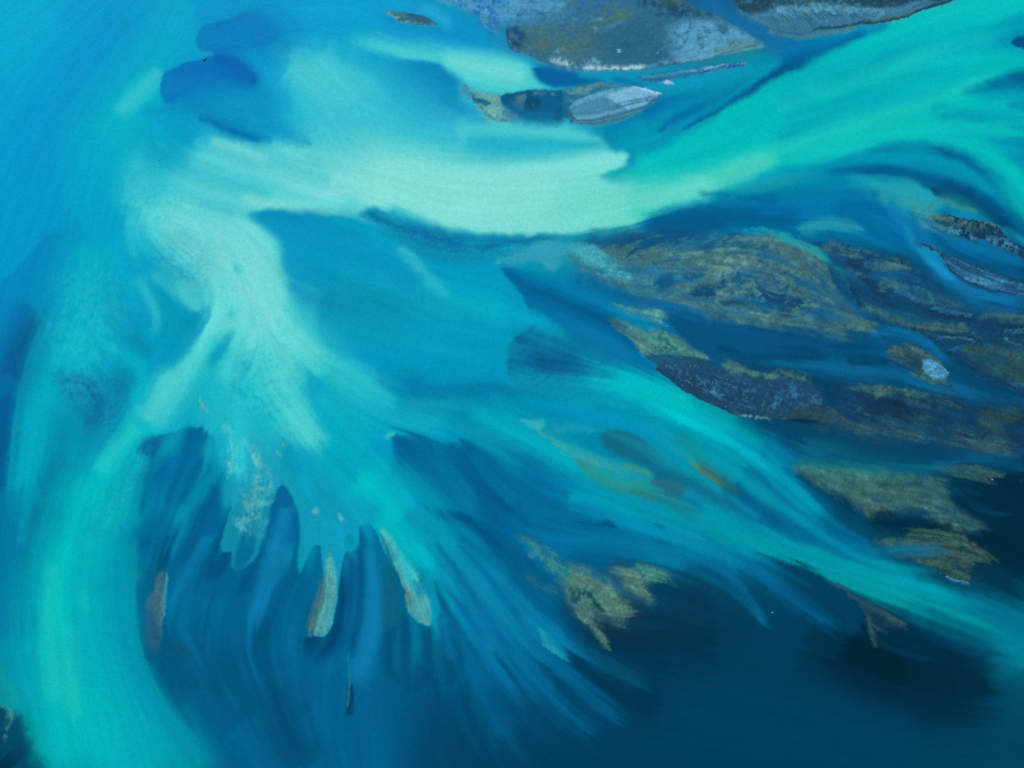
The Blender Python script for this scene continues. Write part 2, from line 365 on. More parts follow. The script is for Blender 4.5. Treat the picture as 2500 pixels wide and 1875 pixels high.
ws('D',(0,118,164),.75,[(440,1290,24),(330,1450,36),(270,1660,36)])
ws('D',(0,150,186),.5,[(400,950,12),(470,1080,14),(440,1250,12)])
# green channel of the south-west (D, G)
ws('D',(0,186,196),.92,[(880,1040,40),(720,1220,50),(600,1420,60),(500,1660,64)])
ws('D',(50,205,204),.7,[(830,1080,16),(700,1220,20),(590,1380,20)])
wp('D',(0,110,162),.95,[(862,1168,4),(950,1142,3),(1050,1122,3),(1092,1096,3),(1180,1084,3),(1222,1090,4),(1262,1130,5),(1290,1200,6),(1305,1290,14),(1420,1440,20),(1420,1700,20),(1250,1800,60),(760,1800,60),(800,1620,50),(850,1440,40),(900,1300,24),(830,1235,10)])
ws('D',(0,140,178),.8,[(1330,1310,18),(1230,1420,20),(1130,1560,18),(1050,1680,14)])
ws('D',(0,96,150),.7,[(1180,1120,20),(1060,1260,24),(960,1450,20)])
ws('D',(0,126,174),.6,[(1080,1250,10),(1000,1400,14),(920,1600,14)])
ws('D',(10,152,186),.7,[(1310,1140,14),(1330,1260,16),(1350,1370,16)])
# centre-left apron under the fan
ws('D',(8,160,192),.8,[(1700,1190,20),(1800,1280,30),(1850,1450,40),(1900,1620,40)])
ws('D',(0,146,184),.6,[(1720,1190,10),(1730,1280,14),(1790,1400,14)])
ws('D',(0,182,196),.6,[(1960,1180,20),(2100,1340,30),(2250,1480,34)])
# ================= centre (E)
ws('E',(0,148,192),.8,[(-40,280,60),(300,350,60),(600,500,60),(900,560,50)])
ws('E',(0,128,182),.5,[(250,280,24),(420,340,34),(520,400,20)])
ws('E',(0,176,196),.85,[(560,190,20),(760,300,38),(950,370,44),(1100,430,30)])
ws('E',(0,160,194),.7,[(700,180,30),(950,200,40),(1100,260,26)])
ws('E',(72,196,204),.8,[(420,0,12),(500,80,18),(570,160,12)],soft=(.5,1))
ws('E',(60,188,202),.7,[(560,140,10),(640,230,14),(720,310,10)])
ws('E',(10,160,192),.6,[(0,540,40),(300,560,30),(700,600,30)])
ws('E',(0,122,174),.85,[(280,780,26),(480,880,44),(750,880,54),(950,800,50)])
ws('E',(0,112,168),.5,[(420,760,20),(560,820,26),(500,900,30)])
ws('E',(0,116,168),.55,[(830,880,20),(980,860,24),(900,780,24)])
ws('E',(0,118,170),.6,[(800,980,10),(850,1060,10),(960,1080,10)])
ws('E',(58,200,204),.85,[(-60,660,26),(120,790,30),(300,900,26),(430,960,16)],soft=(.7,1))
ws('E',(18,178,196),.8,[(-60,860,50),(200,960,50),(480,1040,34),(760,1060,20)])
wp('E',(0,112,166),.93,[(1040,130,6),(1110,212,4),(1180,312,3),(1202,392,3),(1236,464,2),(1350,470,20),(1500,560,30),(1700,700,30),(1950,800,20),(2100,860,20),(1960,700,14),(1740,520,14),(1600,420,20),(1400,330,30),(1200,220,30)])
wp('E',(2,118,172),.9,[(1030,120,6),(1150,135,10),(1330,180,20),(1500,210,24),(1800,270,24),(2212,300,30),(2300,560,20),(2100,480,20),(1900,420,20),(1700,430,20),(1500,390,24),(1250,290,20),(1120,215,10)])
ws('E',(0,88,144),.85,[(1060,140,5),(1190,250,14),(1420,360,22),(1620,430,22),(1760,520,16),(1900,660,14)])
ws('E',(10,118,172),.8,[(1230,360,14),(1430,470,26),(1620,590,30),(1850,730,24)])
ws('E',(10,120,172),.6,[(1420,230,14),(1650,340,14),(1850,420,14)])
wp('E',(0,96,150),.9,[(1240,466,3),(1190,510,2),(1120,550,2),(1090,590,2),(1085,650,2),(1078,760,4),(1110,790,8),(1180,830,18),(1400,850,40),(1580,760,50),(1540,620,40),(1420,530,30),(1310,470,10)],rough=1.5)
ws('E',(0,165,190),.85,[(1080,800,16),(1280,850,26),(1500,830,36),(1700,830,36),(1900,880,36)])
ws('E',(0,190,194),.9,[(1560,800,14),(1760,830,30),(1980,910,34),(2212,980,34)])
ws('E',(0,192,198),.6,[(1750,820,16),(1950,880,20),(2150,960,20)])
ws('E',(0,168,190),.85,[(840,990,14),(1050,1060,30),(1250,1140,32),(1450,1280,34),(1700,1400,34),(2000,1530,34),(2250,1620,30)])
ws('E',(0,180,192),.6,[(900,1010,14),(1100,1090,16),(1320,1200,16),(1550,1320,16)])
ws('E',(8,150,184),.8,[(1250,860,14),(1480,930,20),(1720,965,18),(1880,1040,20),(2040,1180,22),(2230,1360,24)])
ws('E',(0,168,188),.6,[(1350,920,8),(1600,945,10),(1800,980,10),(1950,1080,10)])
ws('E',(0,120,168),.7,[(1360,990,10),(1500,1010,18),(1700,1030,18),(1850,1090,14)])
ws('E',(0,96,148),.8,[(1780,970,6),(1870,1010,10),(1980,1080,10)])
ws('E',(0,130,174),.6,[(1450,1060,10),(1620,1050,12)])
wp('E',(0,108,160),.93,[(382,1145,4),(402,1136,4),(500,1150,8),(575,1162,14),(680,1200,26),(780,1170,6),(860,1150,10),(1000,1180,26),(1120,1260,30),(1300,1400,40),(1500,1530,44),(1720,1680,44),(1400,1760,60),(1000,1700,70),(720,1600,70),(570,1450,60),(440,1330,44),(390,1240,10)])
ws('E',(0,82,138),.75,[(790,1200,14),(860,1340,30),(980,1500,36),(1100,1640,30)])
ws('E',(0,92,146),.6,[(400,1160,8),(470,1190,14),(520,1260,20)])
ws('E',(12,128,176),.5,[(640,1250,14),(760,1400,14),(900,1580,16)])
ws('E',(12,125,174),.5,[(880,1260,8),(1000,1420,10),(1150,1560,14)])
ws('E',(0,172,192),.7,[(0,1200,40),(150,1300,40),(330,1450,40),(430,1640,40)])
ws('E',(0,150,184),.5,[(60,1280,14),(160,1400,14),(250,1560,14)])
ws('E',(0,150,184),.6,[(400,1340,20),(560,1500,26),(640,1620,20)])
# ================= east (F)
ws('F',(8,62,100),.8,[(540,1050,18),(800,1120,34),(1300,1180,40),(1800,1230,34),(2260,1260,30)])
ws('F',(0,186,192),.92,[(-60,880,34),(140,970,40),(320,1050,38),(480,1110,34)])
ws('F',(0,165,188),.85,[(400,1080,34),(560,1170,34),(680,1260,28),(780,1360,24)])
ws('F',(0,165,185),.8,[(200,1130,30),(400,1230,34),(540,1340,24)])
ws('F',(5,118,168),.85,[(640,1150,26),(800,1290,26),(950,1440,22),(1080,1590,20)])
ws('F',(0,92,146),.6,[(620,1250,10),(720,1360,12),(860,1500,12)])
ws('F',(12,108,140),.8,[(860,1190,18),(1100,1270,26),(1400,1330,26),(1700,1330,18),(1900,1290,10)])
ws('F',(25,128,142),.75,[(830,1310,10),(1000,1330,20),(1200,1360,24),(1420,1390,20)])
ws('F',(10,92,138),.75,[(1650,1290,8),(1850,1262,14),(2050,1268,16),(2260,1290,16)])
ws('F',(5,70,112),.6,[(1000,1260,8),(1300,1290,12),(1600,1290,10)])
wp('F',(5,95,145),.9,[(-60,1320,30),(100,1430,20),(380,1440,14),(500,1400,14),(560,1340,20),(700,1500,30),(900,1660,40),(400,1700,40),(200,1560,40)])
ws('F',(5,140,180),.7,[(-60,1230,24),(120,1320,24),(300,1440,20),(430,1560,20)])
ws('F',(5,125,170),.6,[(-60,1540,20),(200,1600,24),(420,1680,20)])
ws('F',(2,45,76),.85,[(850,1350,8),(960,1430,18),(1100,1520,26),(1230,1620,30)])
# ================= south-west (G)
ws('G',(0,122,170),.85,[(60,-40,40),(40,300,50),(30,650,50),(60,900,40)])
ws('G',(0,150,186),.6,[(210,-40,16),(170,160,18),(130,340,16)])
ws('G',(0,108,158),.8,[(240,60,18),(200,350,22),(160,650,24),(130,900,18)])
ws('G',(0,140,178),.6,[(60,900,40),(90,1100,40),(160,1300,30)])
ws('G',(25,155,162),.6,[(-20,1080,14),(50,1200,20),(110,1330,14)])
ws('G',(0,166,186),.8,[(560,600,70),(640,900,90),(760,1250,110),(900,1660,120)])
ws('G',(2,190,190),.93,[(600,-60,62),(450,250,66),(370,500,70),(350,800,74),(370,1100,90),(430,1400,110),(500,1750,130)])
ws('G',(0,200,192),.5,[(400,300,30),(370,600,34),(360,900,36)])
ws('G',(44,200,188),.5,[(420,760,10),(430,950,22),(425,1180,22),(450,1400,14)])
ws('G',(30,196,186),.5,[(480,600,10),(500,720,12)])
wp('G',(0,98,148),.93,[(850,240,40),(820,500,40),(836,750,36),(880,950,36),(945,1130,44),(1070,1290,60),(1250,1470,80),(1600,1750,90),(2400,1760,60),(2300,700,90),(1900,500,80),(1300,300,60)])
ws('G',(0,138,178),.7,[(740,350,26),(760,700,26),(820,1000,26),(950,1250,34),(1120,1480,40),(1250,1700,44)])
ws('G',(0,84,134),.4,[(850,520,10),(860,800,14),(920,1040,18)])
ws('G',(0,110,160),.7,[(1250,640,40),(1200,850,50),(1150,1050,40)])
ws('G',(5,92,134),.7,[(1000,900,30),(1050,1100,40),(1150,1250,40)])
ws('G',(10,118,172),.8,[(1310,40,12),(1220,280,16),(1130,480,18),(1050,640,14),(1000,800,10)])
ws('G',(12,125,172),.7,[(1180,30,10),(1090,260,12),(1030,400,9)])
ws('G',(0,74,116),.85,[(1030,250,5),(990,370,9),(955,470,6)])
ws('G',(0,90,142),.85,[(1300,-30,12),(1210,180,12),(1130,360,12),(1080,460,8)])
ws('G',(0,80,130),.85,[(1390,60,8),(1335,240,9),(1270,430,12),(1240,560,14)])
ws('G',(0,82,136),.85,[(1650,40,9),(1615,240,12),(1560,400,12),(1490,540,14),(1430,620,14)])
ws('G',(15,122,178),.8,[(1710,160,18),(1670,330,24),(1620,500,26),(1560,680,26),(1540,850,20)])
ws('G',(0,92,142),.8,[(1790,100,9),(1795,300,10),(1770,470,12),(1700,600,16),(1600,760,20)])
ws('G',(12,112,168),.7,[(1790,640,16),(1750,850,24),(1730,1080,24),(1760,1300,24)])
ws('G',(0,72,120),.6,[(1620,750,20),(1560,950,30),(1640,1100,30)])
ws('G',(0,112,166),.6,[(2150,600,14),(2120,850,18),(2080,1050,18)])
ws('G',(0,104,158),.6,[(1950,1050,24),(1920,1300,30),(1960,1500,30)])
ws('G',(0,70,116),.7,[(1650,1150,30),(1700,1400,40),(1850,1640,50)])
ws('G',(0,108,160),.5,[(1300,1250,30),(1450,1450,34)])
# ================= south (H)
ws('H',(12,152,186),.85,[(-120,40,60),(60,140,50),(120,230,26)])
ws('H',(0,192,196),.9,[(160,-60,50),(300,60,56),(430,200,50),(540,360,30),(620,480,12)])
ws('H',(8,140,184),.75,[(480,100,40),(700,280,46),(900,420,44),(1080,560,30)])
ws('H',(10,124,178),.8,[(640,480,26),(800,680,44),(960,880,44),(1120,1080,34),(1260,1240,26)])
ws('H',(10,126,178),.85,[(760,360,30),(980,580,44),(1180,770,40),(1360,890,30),(1560,990,24),(1760,1090,18),(1960,1200,14)])
ws('H',(6,108,162),.75,[(1080,950,20),(1230,1120,24),(1380,1280,22),(1520,1380,22),(1650,1450,30)])
ws('H',(6,104,156),.8,[(1230,930,12),(1400,1060,14),(1540,1210,16),(1680,1320,16),(1800,1400,24)])
ws('H',(0,98,150),.75,[(830,920,20),(880,1150,30),(980,1350,30),(1100,1500,34)])
ws('H',(0,84,134),.7,[(640,500,5),(690,650,9),(760,800,10),(830,860,8)])
ws('H',(0,96,150),.6,[(740,560,8),(860,760,12),(980,900,12)])
ws('H',(0,66,106),.75,[(980,930,6),(1100,1070,12),(1220,1250,16),(1380,1420,20)])
ws('H',(0,62,100),.7,[(820,1100,10),(850,1300,20),(950,1480,26)])
ws('H',(0,60,98),.75,[(1270,1020,6),(1400,1170,12),(1540,1330,14),(1700,1440,20)])
ws('H',(0,42,70),.9,[(1420,985,5),(1560,1050,14),(1720,1170,22),(1900,1280,30),(2150,1330,44)])
ws('H',(60,168,188),.85,[(1270,875,5),(1350,935,6),(1425,988,3)])
wp('H',(0,92,142),.92,[(580,95,20),(700,128,14),(850,160,4),(960,190,3),(1070,245,4),(1135,282,4),(1166,345,3),(1300,470,14),(1420,590,10),(1490,720,14),(1580,860,18),(1400,800,40),(1200,620,50),(1000,430,50),(800,260,50)])
ws('H',(0,78,128),.6,[(760,150,8),(930,210,18),(1080,300,22)])
ws('H',(10,100,140),.6,[(1050,330,16),(1180,450,20),(1320,570,20)])
ws('H',(3,40,66),.85,[(1440,600,20),(1620,800,50),(1800,900,80),(2050,880,100),(2350,860,100)])
ws('H',(20,42,60),.7,[(1560,760,26),(1760,760,40),(1950,720,40)])
ws('H',(5,115,166),.85,[(1180,230,20),(1450,290,34),(1750,340,36),(2050,400,40),(2300,480,34)])
ws('H',(0,160,186),.85,[(1450,20,26),(1700,90,28),(1930,180,26),(2212,270,26)])
ws('H',(0,165,188),.6,[(1560,30,16),(1800,100,16),(2060,190,16)])
ws('H',(0,108,162),.6,[(1280,180,14),(1500,200,14),(1640,210,14)])
ws('H',(0,92,144),.6,[(1500,390,10),(1680,430,16),(1900,450,14)])
# ================= south-east (I)
ws('I',(0,38,62),.5,[(900,880,120),(1300,980,150),(1700,1080,170),(2100,1120,150)])
ws('I',(0,22,40),.75,[(1150,900,60),(1450,1040,90),(1750,1060,100),(2050,1040,70)])
ws('I',(0,38,62),.4,[(1500,1150,90),(1700,1230,110),(1950,1250,100)])
ws('I',(0,62,98),.6,[(0,1250,90),(500,1350,100),(1000,1450,90),(1600,1560,80)])
ws('I',(0,66,94),.5,[(1500,1640,60),(2212,1600,70)])
ws('I',(0,30,50),.85,[(1850,250,60),(2100,350,80),(2260,500,60)])
ws('I',(8,46,72),.7,[(100,650,60),(350,800,60)])
ws('I',(0,62,98),.5,[(600,800,50),(900,950,50)])
wp('I',(5,118,164),.92,[(-80,40,30),(200,-60,30),(700,-60,30),(900,40,20),(1050,170,14),(1250,290,16),(1450,430,18),(1750,570,26),(2050,690,40),(2300,780,40),(2300,1060,90),(2050,930,80),(1750,810,54),(1500,705,34),(1300,622,16),(1050,540,8),(900,460,8),(760,420,8),(620,380,14),(400,420,20),(0,430,24),(-80,300,30)])
ws('I',(0,70,112),.5,[(880,40,10),(1060,200,14),(1280,330,14)])
ws('I',(0,84,132),.5,[(560,110,24),(760,230,20),(940,330,16)])
ws('I',(0,150,176),.9,[(250,110,26),(480,230,30),(760,350,34),(1000,440,36)])
ws('I',(0,168,186),.7,[(300,150,14),(520,270,18),(740,350,16)])
ws('I',(0,156,172),.92,[(900,420,34),(1180,500,42),(1450,590,44),(1700,690,42)])
ws('I',(0,162,172),.6,[(1150,510,20),(1450,610,24),(1650,680,20)])
ws('I',(0,126,156),.85,[(1550,640,40),(1850,760,52),(2060,860,62),(2300,980,76)])
ws('I',(0,110,148),.6,[(1850,660,30),(2100,760,34),(2280,850,30)])
ws('I',(0,155,182),.7,[(-60,120,20),(120,180,24),(300,260,20)])
wp('I',(3,54,86),.92,[(600,375,12),(760,420,8),(900,456,8),(1000,512,5),(1060,560,4),(1130,620,8),(1210,680,10),(1290,780,14),(1120,820,40),(930,640,44),(760,510,30)])
ws('I',(10,108,162),.9,[(330,400,22),(440,510,15),(560,660,12),(680,830,7)])
ws('I',(5,98,152),.9,[(420,410,20),(640,520,24),(840,640,22),(980,740,18),(1090,860,12)])
ws('I',(5,62,98),.8,[(470,495,4),(540,540,8),(640,640,14),(740,740,20)])
ws('I',(10,112,165),.8,[(420,430,8),(500,480,7),(560,515,4)])
ws('I',(0,60,96),.6,[(700,520,8),(860,600,12),(1000,700,12)])
ws('I',(0,40,66),.4,[(1280,720,14),(1500,830,40),(1750,960,60),(2000,1080,70)])

# ================= sharp-edged water ------------------------------------------------
L = dict(late=1)
wp('A',(0,120,194),.9,[(1215,152,4),(1270,136,3),(1345,122,4),(1420,95,6),(1510,62,12),(1640,90,44),(1780,190,70),(1740,300,70),(1580,345,40),(1450,325,14),(1360,312,6),(1290,322,4),(1220,306,3),(1178,284,3),(1168,240,3),(1186,185,3)],**L,rough=1)
ws('A',(0,116,188),.35,[(1220,170,6),(1350,145,10),(1500,90,14)],**L)
wp('A',(0,116,190),.92,[(1288,330,3),(1200,356,2),(1110,378,2),(1040,416,2),(985,440,3),(963,505,3),(966,565,4),(985,620,8),(1030,640,20),(1200,650,70),(1420,600,80),(1560,560,60),(1570,510,24),(1530,430,24),(1450,345,18),(1370,312,10)],**L,rough=1)
ws('A',(0,98,174),.7,[(1290,345,10),(1380,390,28),(1470,450,26),(1550,505,8)],**L)
ws('A',(0,108,184),.5,[(1030,440,12),(1200,410,20),(1320,420,24)],**L)
wp('A',(0,124,188),.85,[(880,668,30),(1000,662,16),(1130,668,10),(1250,722,6),(1400,800,6),(1570,850,8),(1620,845,16),(1580,770,44),(1480,720,40),(1560,680,80),(1250,650,60),(1130,640,30)],**L,rough=1)
ws('A',(0,148,198),.6,[(1010,680,26),(1080,760,34),(1180,840,14)],**L)
ws('A',(0,106,176),.75,[(1180,705,4),(1300,755,10),(1420,808,10),(1570,850,6)],**L)
ws('A',(0,140,196),.6,[(1600,740,18),(1760,820,16),(1880,862,6)],**L)
wp('C',(0,78,138),.95,[(2138,255,4),(2165,232,4),(2230,218,5),(2330,230,8),(2330,310,8),(2230,300,5),(2165,285,4)],**L)
wp('C',(5,58,102),.93,[(1640,1108,6),(1760,1100,10),(1900,1168,16),(2050,1270,16),(2130,1360,12),(2190,1470,10),(2120,1420,10),(2000,1310,10),(1850,1240,10),(1740,1215,8),(1680,1180,5)],**L,rough=3)
ws('C',(0,80,140),.85,[(150,795,1),(240,725,5),(360,650,12),(560,530,14),(700,440,14),(830,390,16),(960,335,14)],**L,soft=(1,.7))
ws('C',(0,100,160),.7,[(0,805,1),(180,690,14),(420,560,18),(640,460,14)],**L)
ws('C',(5,140,190),.75,[(60,800,14),(260,690,10),(420,600,10),(640,440,10),(810,345,8)],**L)
ws('C',(0,86,148),.8,[(670,450,8),(760,370,14),(900,320,16),(1120,250,10),(1290,185,6)],**L,soft=(1,.7))
ws('C',(0,118,182),.75,[(760,300,30),(1000,240,26),(1250,180,14),(1420,132,8)],**L)
ws('C',(5,125,180),.8,[(-100,560,24),(150,545,22),(400,460,22),(650,380,16),(800,335,8)],**L)
ws('C',(0,108,170),.7,[(-80,660,26),(120,620,26),(350,540,18)],**L)
ws('C',(10,150,195),.7,[(-60,530,8),(160,500,10),(400,440,8),(600,390,6)],**L)
ws('C',(20,110,172),.8,[(250,0,40),(420,90,28),(560,170,26),(720,240,28),(880,230,24)],**L)
ws('C',(20,120,182),.85,[(1390,1215,10),(1470,1320,16),(1570,1440,20),(1680,1570,24),(1760,1660,26),(1860,1740,26),(2050,1800,30),(2260,1840,34)],**L)
ws('C',(25,138,195),.6,[(1500,1360,8),(1600,1490,12),(1700,1600,14),(1800,1690,12)],**L)
ws('C',(10,112,170),.9,[(1500,1270,14),(1620,1390,24),(1780,1460,28),(2000,1520,30),(2260,1580,36)],**L)
ws('C',(5,80,130),.6,[(1650,1400,6),(1820,1530,14),(2000,1600,20),(2260,1680,24)],**L)
ws('H',(8,125,178),.8,[(130,420,20),(140,640,24),(60,860,24),(20,1000,26)],**L)
wp('H',(0,102,154),.93,[(186,200,2),(240,188,2),(285,235,3),(330,340,3),(385,435,3),(430,530,4),(440,620,14),(330,720,30),(330,1000,40),(250,1080,40),(100,1000,50),(0,880,20),(-20,850,8),(40,720,5),(68,560,4),(84,430,3),(110,362,3),(180,315,4)],**L,rough=1)
ws('H',(15,122,178),.8,[(150,360,12),(140,560,20),(110,760,22),(40,940,22),(-40,1080,24)],**L)
ws('H',(15,122,176),.85,[(250,330,14),(280,560,20),(270,800,26),(220,1000,28),(150,1180,30)],**L)
ws('H',(0,82,134),.7,[(190,250,6),(200,520,9),(180,760,9),(140,1000,10)],**L)
wp('G',(0,98,152),.93,[(1422,1430-1474,2),(1395,1420-1474,2),(1330,-6,8),(1250,110,14),(1180,250,18),(1300,240,14),(1370,120,4),(1405,20,3)],**L,rough=1)
wp('G',(0,100,156),.93,[(1692,-40,3),(1660,-14,3),(1640,60,5),(1620,160,8),(1640,300,26),(1730,330,30),(1800,280,8),(1808,180,4),(1780,80,4),(1730,-10,4)],**L,rough=1)
ws('G',(14,125,180),.8,[(1715,90,14),(1700,200,20),(1650,360,24)],**L)
wp('G',(18,132,174),.9,[(1425,-30,4),(1630,-30,8),(1620,120,8),(1590,250,6),(1550,385,4),(1490,440,4),(1412,474,3),(1385,420,4),(1325,330,5),(1345,240,4),(1380,120,3)],**L,rough=2)
wp('G',(0,104,152),.75,[(1430,300,8),(1480,220,10),(1520,260,10),(1530,340,8),(1470,430,6),(1410,460,5)],**L)
wp('G',(0,84,134),.9,[(1255,540,10),(1275,450,5),(1340,366,3),(1388,364,3),(1390,410,5),(1330,500,10)],**L,rough=1)
wp('G',(14,152,188),.9,[(1806,120,5),(1800,300,5),(1788,490,5),(1836,430,6),(1872,330,3),(1895,314,2),(1922,322,2),(1932,400,3),(2045,400,8),(2062,345,3),(2110,360,3),(2150,310,3),(2155,200,3),(2240,186,10),(2240,60,40),(1830,40,40)],**L,rough=1)
wp('G',(4,124,172),.85,[(2068,280,3),(2088,252,3),(2114,258,3),(2122,330,4),(2092,356,3),(2062,330,4)],**L,rough=1)
wp('G',(0,102,152),.92,[(1900,315,2),(1872,330,2),(1834,430,6),(1790,500,10),(1770,640,24),(1830,650,24),(1880,560,16),(1930,480,8),(1932,390,2),(1920,330,2)],**L,rough=1)
wp('G',(16,148,186),.9,[(1932,360,2),(1960,352,4),(2050,370,6),(2046,470,4),(2030,580,4),(2012,690,4),(1990,800,4),(1950,800,6),(1945,520,4)],**L,rough=1)
wp('G',(0,68,118),.93,[(2076,360,3),(2050,430,3),(2040,560,3),(2017,700,3),(1990,805,3),(1952,868,4),(1870,868,6),(1808,880,20),(1830,980,26),(1950,1010,34),(2060,900,34),(2090,700,26),(2120,500,20),(2110,400,10)],**L,rough=1)
ws('G',(0,60,104),.5,[(1860,900,14),(1960,890,16),(2030,790,12)],**L)
wp('H',(8,132,176),.9,[(618,480,3),(648,600,4),(676,720,3),(640,790,2),(600,806,2),(560,780,4),(560,560,8)],**L,rough=1)
wp('H',(2,74,116),.6,[(340,840,16),(430,770,20),(480,745,4),(560,795,3),(600,808,3),(650,745,4),(700,820,14),(780,900,14),(812,1000,5),(800,1100,4),(720,1160,3),(620,1175,2),(540,1186,2),(500,1200,2),(440,1160,3),(380,1120,6),(330,1020,20)],**L,rough=2)
ws('H',(28,98,118),.55,[(560,880,10),(545,1010,16),(530,1140,10)],**L,tex=('L',-.2,1.4))
ws('H',(20,92,118),.5,[(640,900,10),(640,1020,16),(640,1140,10)],**L,tex=('L',-.2,1.4))
ws('H',(20,92,118),.5,[(430,900,10),(420,1020,16),(440,1120,10)],**L,tex=('L',-.2,1.4))
ws('H',(14,118,174),.6,[(690,760,10),(720,900,14),(760,1010,10)],**L)
ws('H',(24,94,112),.7,[(360,430,8),(380,620,16),(370,820,14)],**L)
wp('H',(6,104,156),.6,[(818,938,3),(860,935,5),(930,960,14),(960,1100,30),(880,1200,30),(822,1120,12)],**L)
wp('H',(0,78,124),.9,[(1500,195,14),(1630,182,6),(1690,163,4),(1735,210,4),(1660,212,5)],**L)
wp('H',(0,84,132),.9,[(1975,215,8),(2025,204,4),(2070,228,5),(2020,238,6)],**L)
wp('F',(5,82,132),.92,[(378,1440,3),(420,1430,3),(470,1445,4),(520,1380,6),(555,1340,10),(640,1440,30),(800,1600,40),(600,1640,40),(450,1560,10),(400,1490,4)],**L,rough=1)
ws('F',(40,70,92),.5,[(400,1460,12),(470,1480,14)],**L)
ws('E',(72,190,190),.8,[(338,1146,4),(370,1132,6),(395,1128,3)],**L)
wp('E',(74,188,186),.85,[(1160,1045,8),(1230,1035,6),(1330,1058,4),(1310,1080,3),(1270,1110,4),(1210,1090,6)],**L,rough=2)
ws('E',(92,166,160),.75,[(1250,1100,6),(1350,1165,10),(1450,1245,10),(1600,1288,8),(1750,1330,6)],**L,tex=('S',-1.2,.6))
ws('E',(62,158,174),.7,[(1360,1110,6),(1480,1090,8),(1620,1112,5)],**L)
wp('E',(26,98,126),.85,[(1630,1155,10),(1720,1108,8),(1850,1130,10),(1950,1220,12),(2010,1300,12),(1870,1290,16),(1720,1235,14)],**L)
ws('E',(78,108,112),.65,[(1480,1280,8),(1640,1370,20),(1800,1440,24),(1960,1480,16)],**L)
ws('E',(60,80,96),.5,[(1800,1440,14),(1960,1460,18),(2100,1480,14)],**L)
ws('E',(112,138,108),.75,[(1740,1322,4),(1830,1328,6),(1930,1362,4)],**L)
wp('F',(48,100,112),.88,[(20,1140,8),(140,1148,10),(250,1205,14),(350,1320,14),(425,1402,4),(385,1422,4),(300,1375,8),(190,1275,8),(90,1190,8)],**L)
ws('F',(98,124,104),.7,[(190,1265,6),(290,1350,9),(410,1410,6)],**L)
ws('F',(48,78,98),.7,[(-40,1400,14),(60,1420,18),(180,1470,14)],**L)
# spots and hollows
ws('B',(70,190,210),.6,[(1010,1560,6),(1040,1572,5)],**L)
wp('B',(58,164,186),.85,[(1000,1575,16),(1090,1530,14),(1240,1455,10),(1440,1450,10),(1600,1500,18),(1720,1600,18),(1640,1600,20),(1480,1530,30),(1350,1622,5),(1250,1565,10),(1110,1590,12)],**L,rough=4)

# north-west, finer
wp('D',(0,128,192),.8,[(-60,285,3),(30,205,3),(85,155,2),(125,95,3),(165,50,4),(215,-5,6),(300,-80,12),(330,-60,60),(300,120,90),(140,360,90),(-60,480,60)],rough=1,**L)
wp('D',(0,146,186),.72,[(1262,340,3),(1267,405,2),(1246,465,4),(1190,552,8),(1120,655,14),(1000,730,30),(940,570,40),(1050,425,30),(1150,398,14),(1205,402,10)],rough=2,**L)
ws('A',(70,200,212),.6,[(1720,400,44),(1900,470,54),(2060,560,44)],**L)
ws('A',(84,206,212),.5,[(1750,380,24),(1860,450,30),(1960,540,30)],**L)
ws('B',(78,206,212),.5,[(-60,360,40),(60,480,50),(160,620,50)],**L)
ws('A',(60,190,210),.4,[(1600,960,16),(1850,1040,26),(2000,1080,20)],**L)
ws('D',(0,152,190),.6,[(1310,690,5),(1350,600,9),(1400,520,5)],**L)
ws('D',(0,150,188),.5,[(1480,700,5),(1440,790,9),(1390,860,8)],**L)
ws('D',(44,190,204),.5,[(1290,560,6),(1200,720,8),(1130,850,8)],**L)
ws('D',(0,140,180),.5,[(700,560,16),(760,620,20),(820,600,16)],tex=('C',-1,1),**L)
wp('D',(0,140,182),.5,[(620,300,30),(780,340,40),(900,420,40),(960,560,40),(860,620,40),(700,520,40)],tex=('C',-.8,1.2),rough=6,**L)
ws('D',(84,208,206),.5,[(1560,760,14),(1640,900,22),(1740,1040,24)],tex=('M',-1.2,1),**L)
# southern fan, radial streaks
for q in ([(900,1200,6),(830,1420,9),(800,1640,8)],[(1000,1180,5),(930,1380,8),(880,1640,7)],[(1120,1120,6),(1030,1340,9),(960,1600,8)],[(1200,1150,5),(1120,1340,9),(1030,1560,8)]):
    ws('D',(0,132,176),.35,q,**L)
for q in ([(950,1180,5),(880,1400,8),(840,1640,7)],[(1160,1130,5),(1080,1330,8),(1000,1560,8)],[(1250,1190,5),(1180,1360,8),(1090,1540,8)]):
    ws('D',(0,86,138),.4,q,**L)
for q in ([(700,300,8),(900,560,14),(1100,820,12),(1300,1050,8)],[(560,250,8),(720,480,12),(900,760,14),(1050,1000,10)],[(820,300,8),(1050,520,12),(1280,760,10),(1450,900,7)]):
    ws('H',(14,140,188),.3,q,**L)
for q in ([(640,300,5),(800,520,9),(980,800,10),(1120,1010,7)],[(780,320,5),(980,540,9),(1180,800,10)],[(1300,860,4),(1480,960,8),(1680,1080,8)]):
    ws('H',(0,92,148),.4,q,**L)

ws('C',(6,155,192),.6,[(-40,550,12),(150,530,14),(400,465,15),(620,425,13),(800,350,7)],**L)
ws('C',(0,140,186),.5,[(0,700,14),(250,600,16),(480,500,12)],**L)
ws('C',(0,165,190),.5,[(420,1150,14),(620,1090,20),(800,1030,20)],**L)
ws('C',(4,134,182),.5,[(700,1100,16),(950,1060,20),(1200,1000,14),(1400,960,10)],**L)

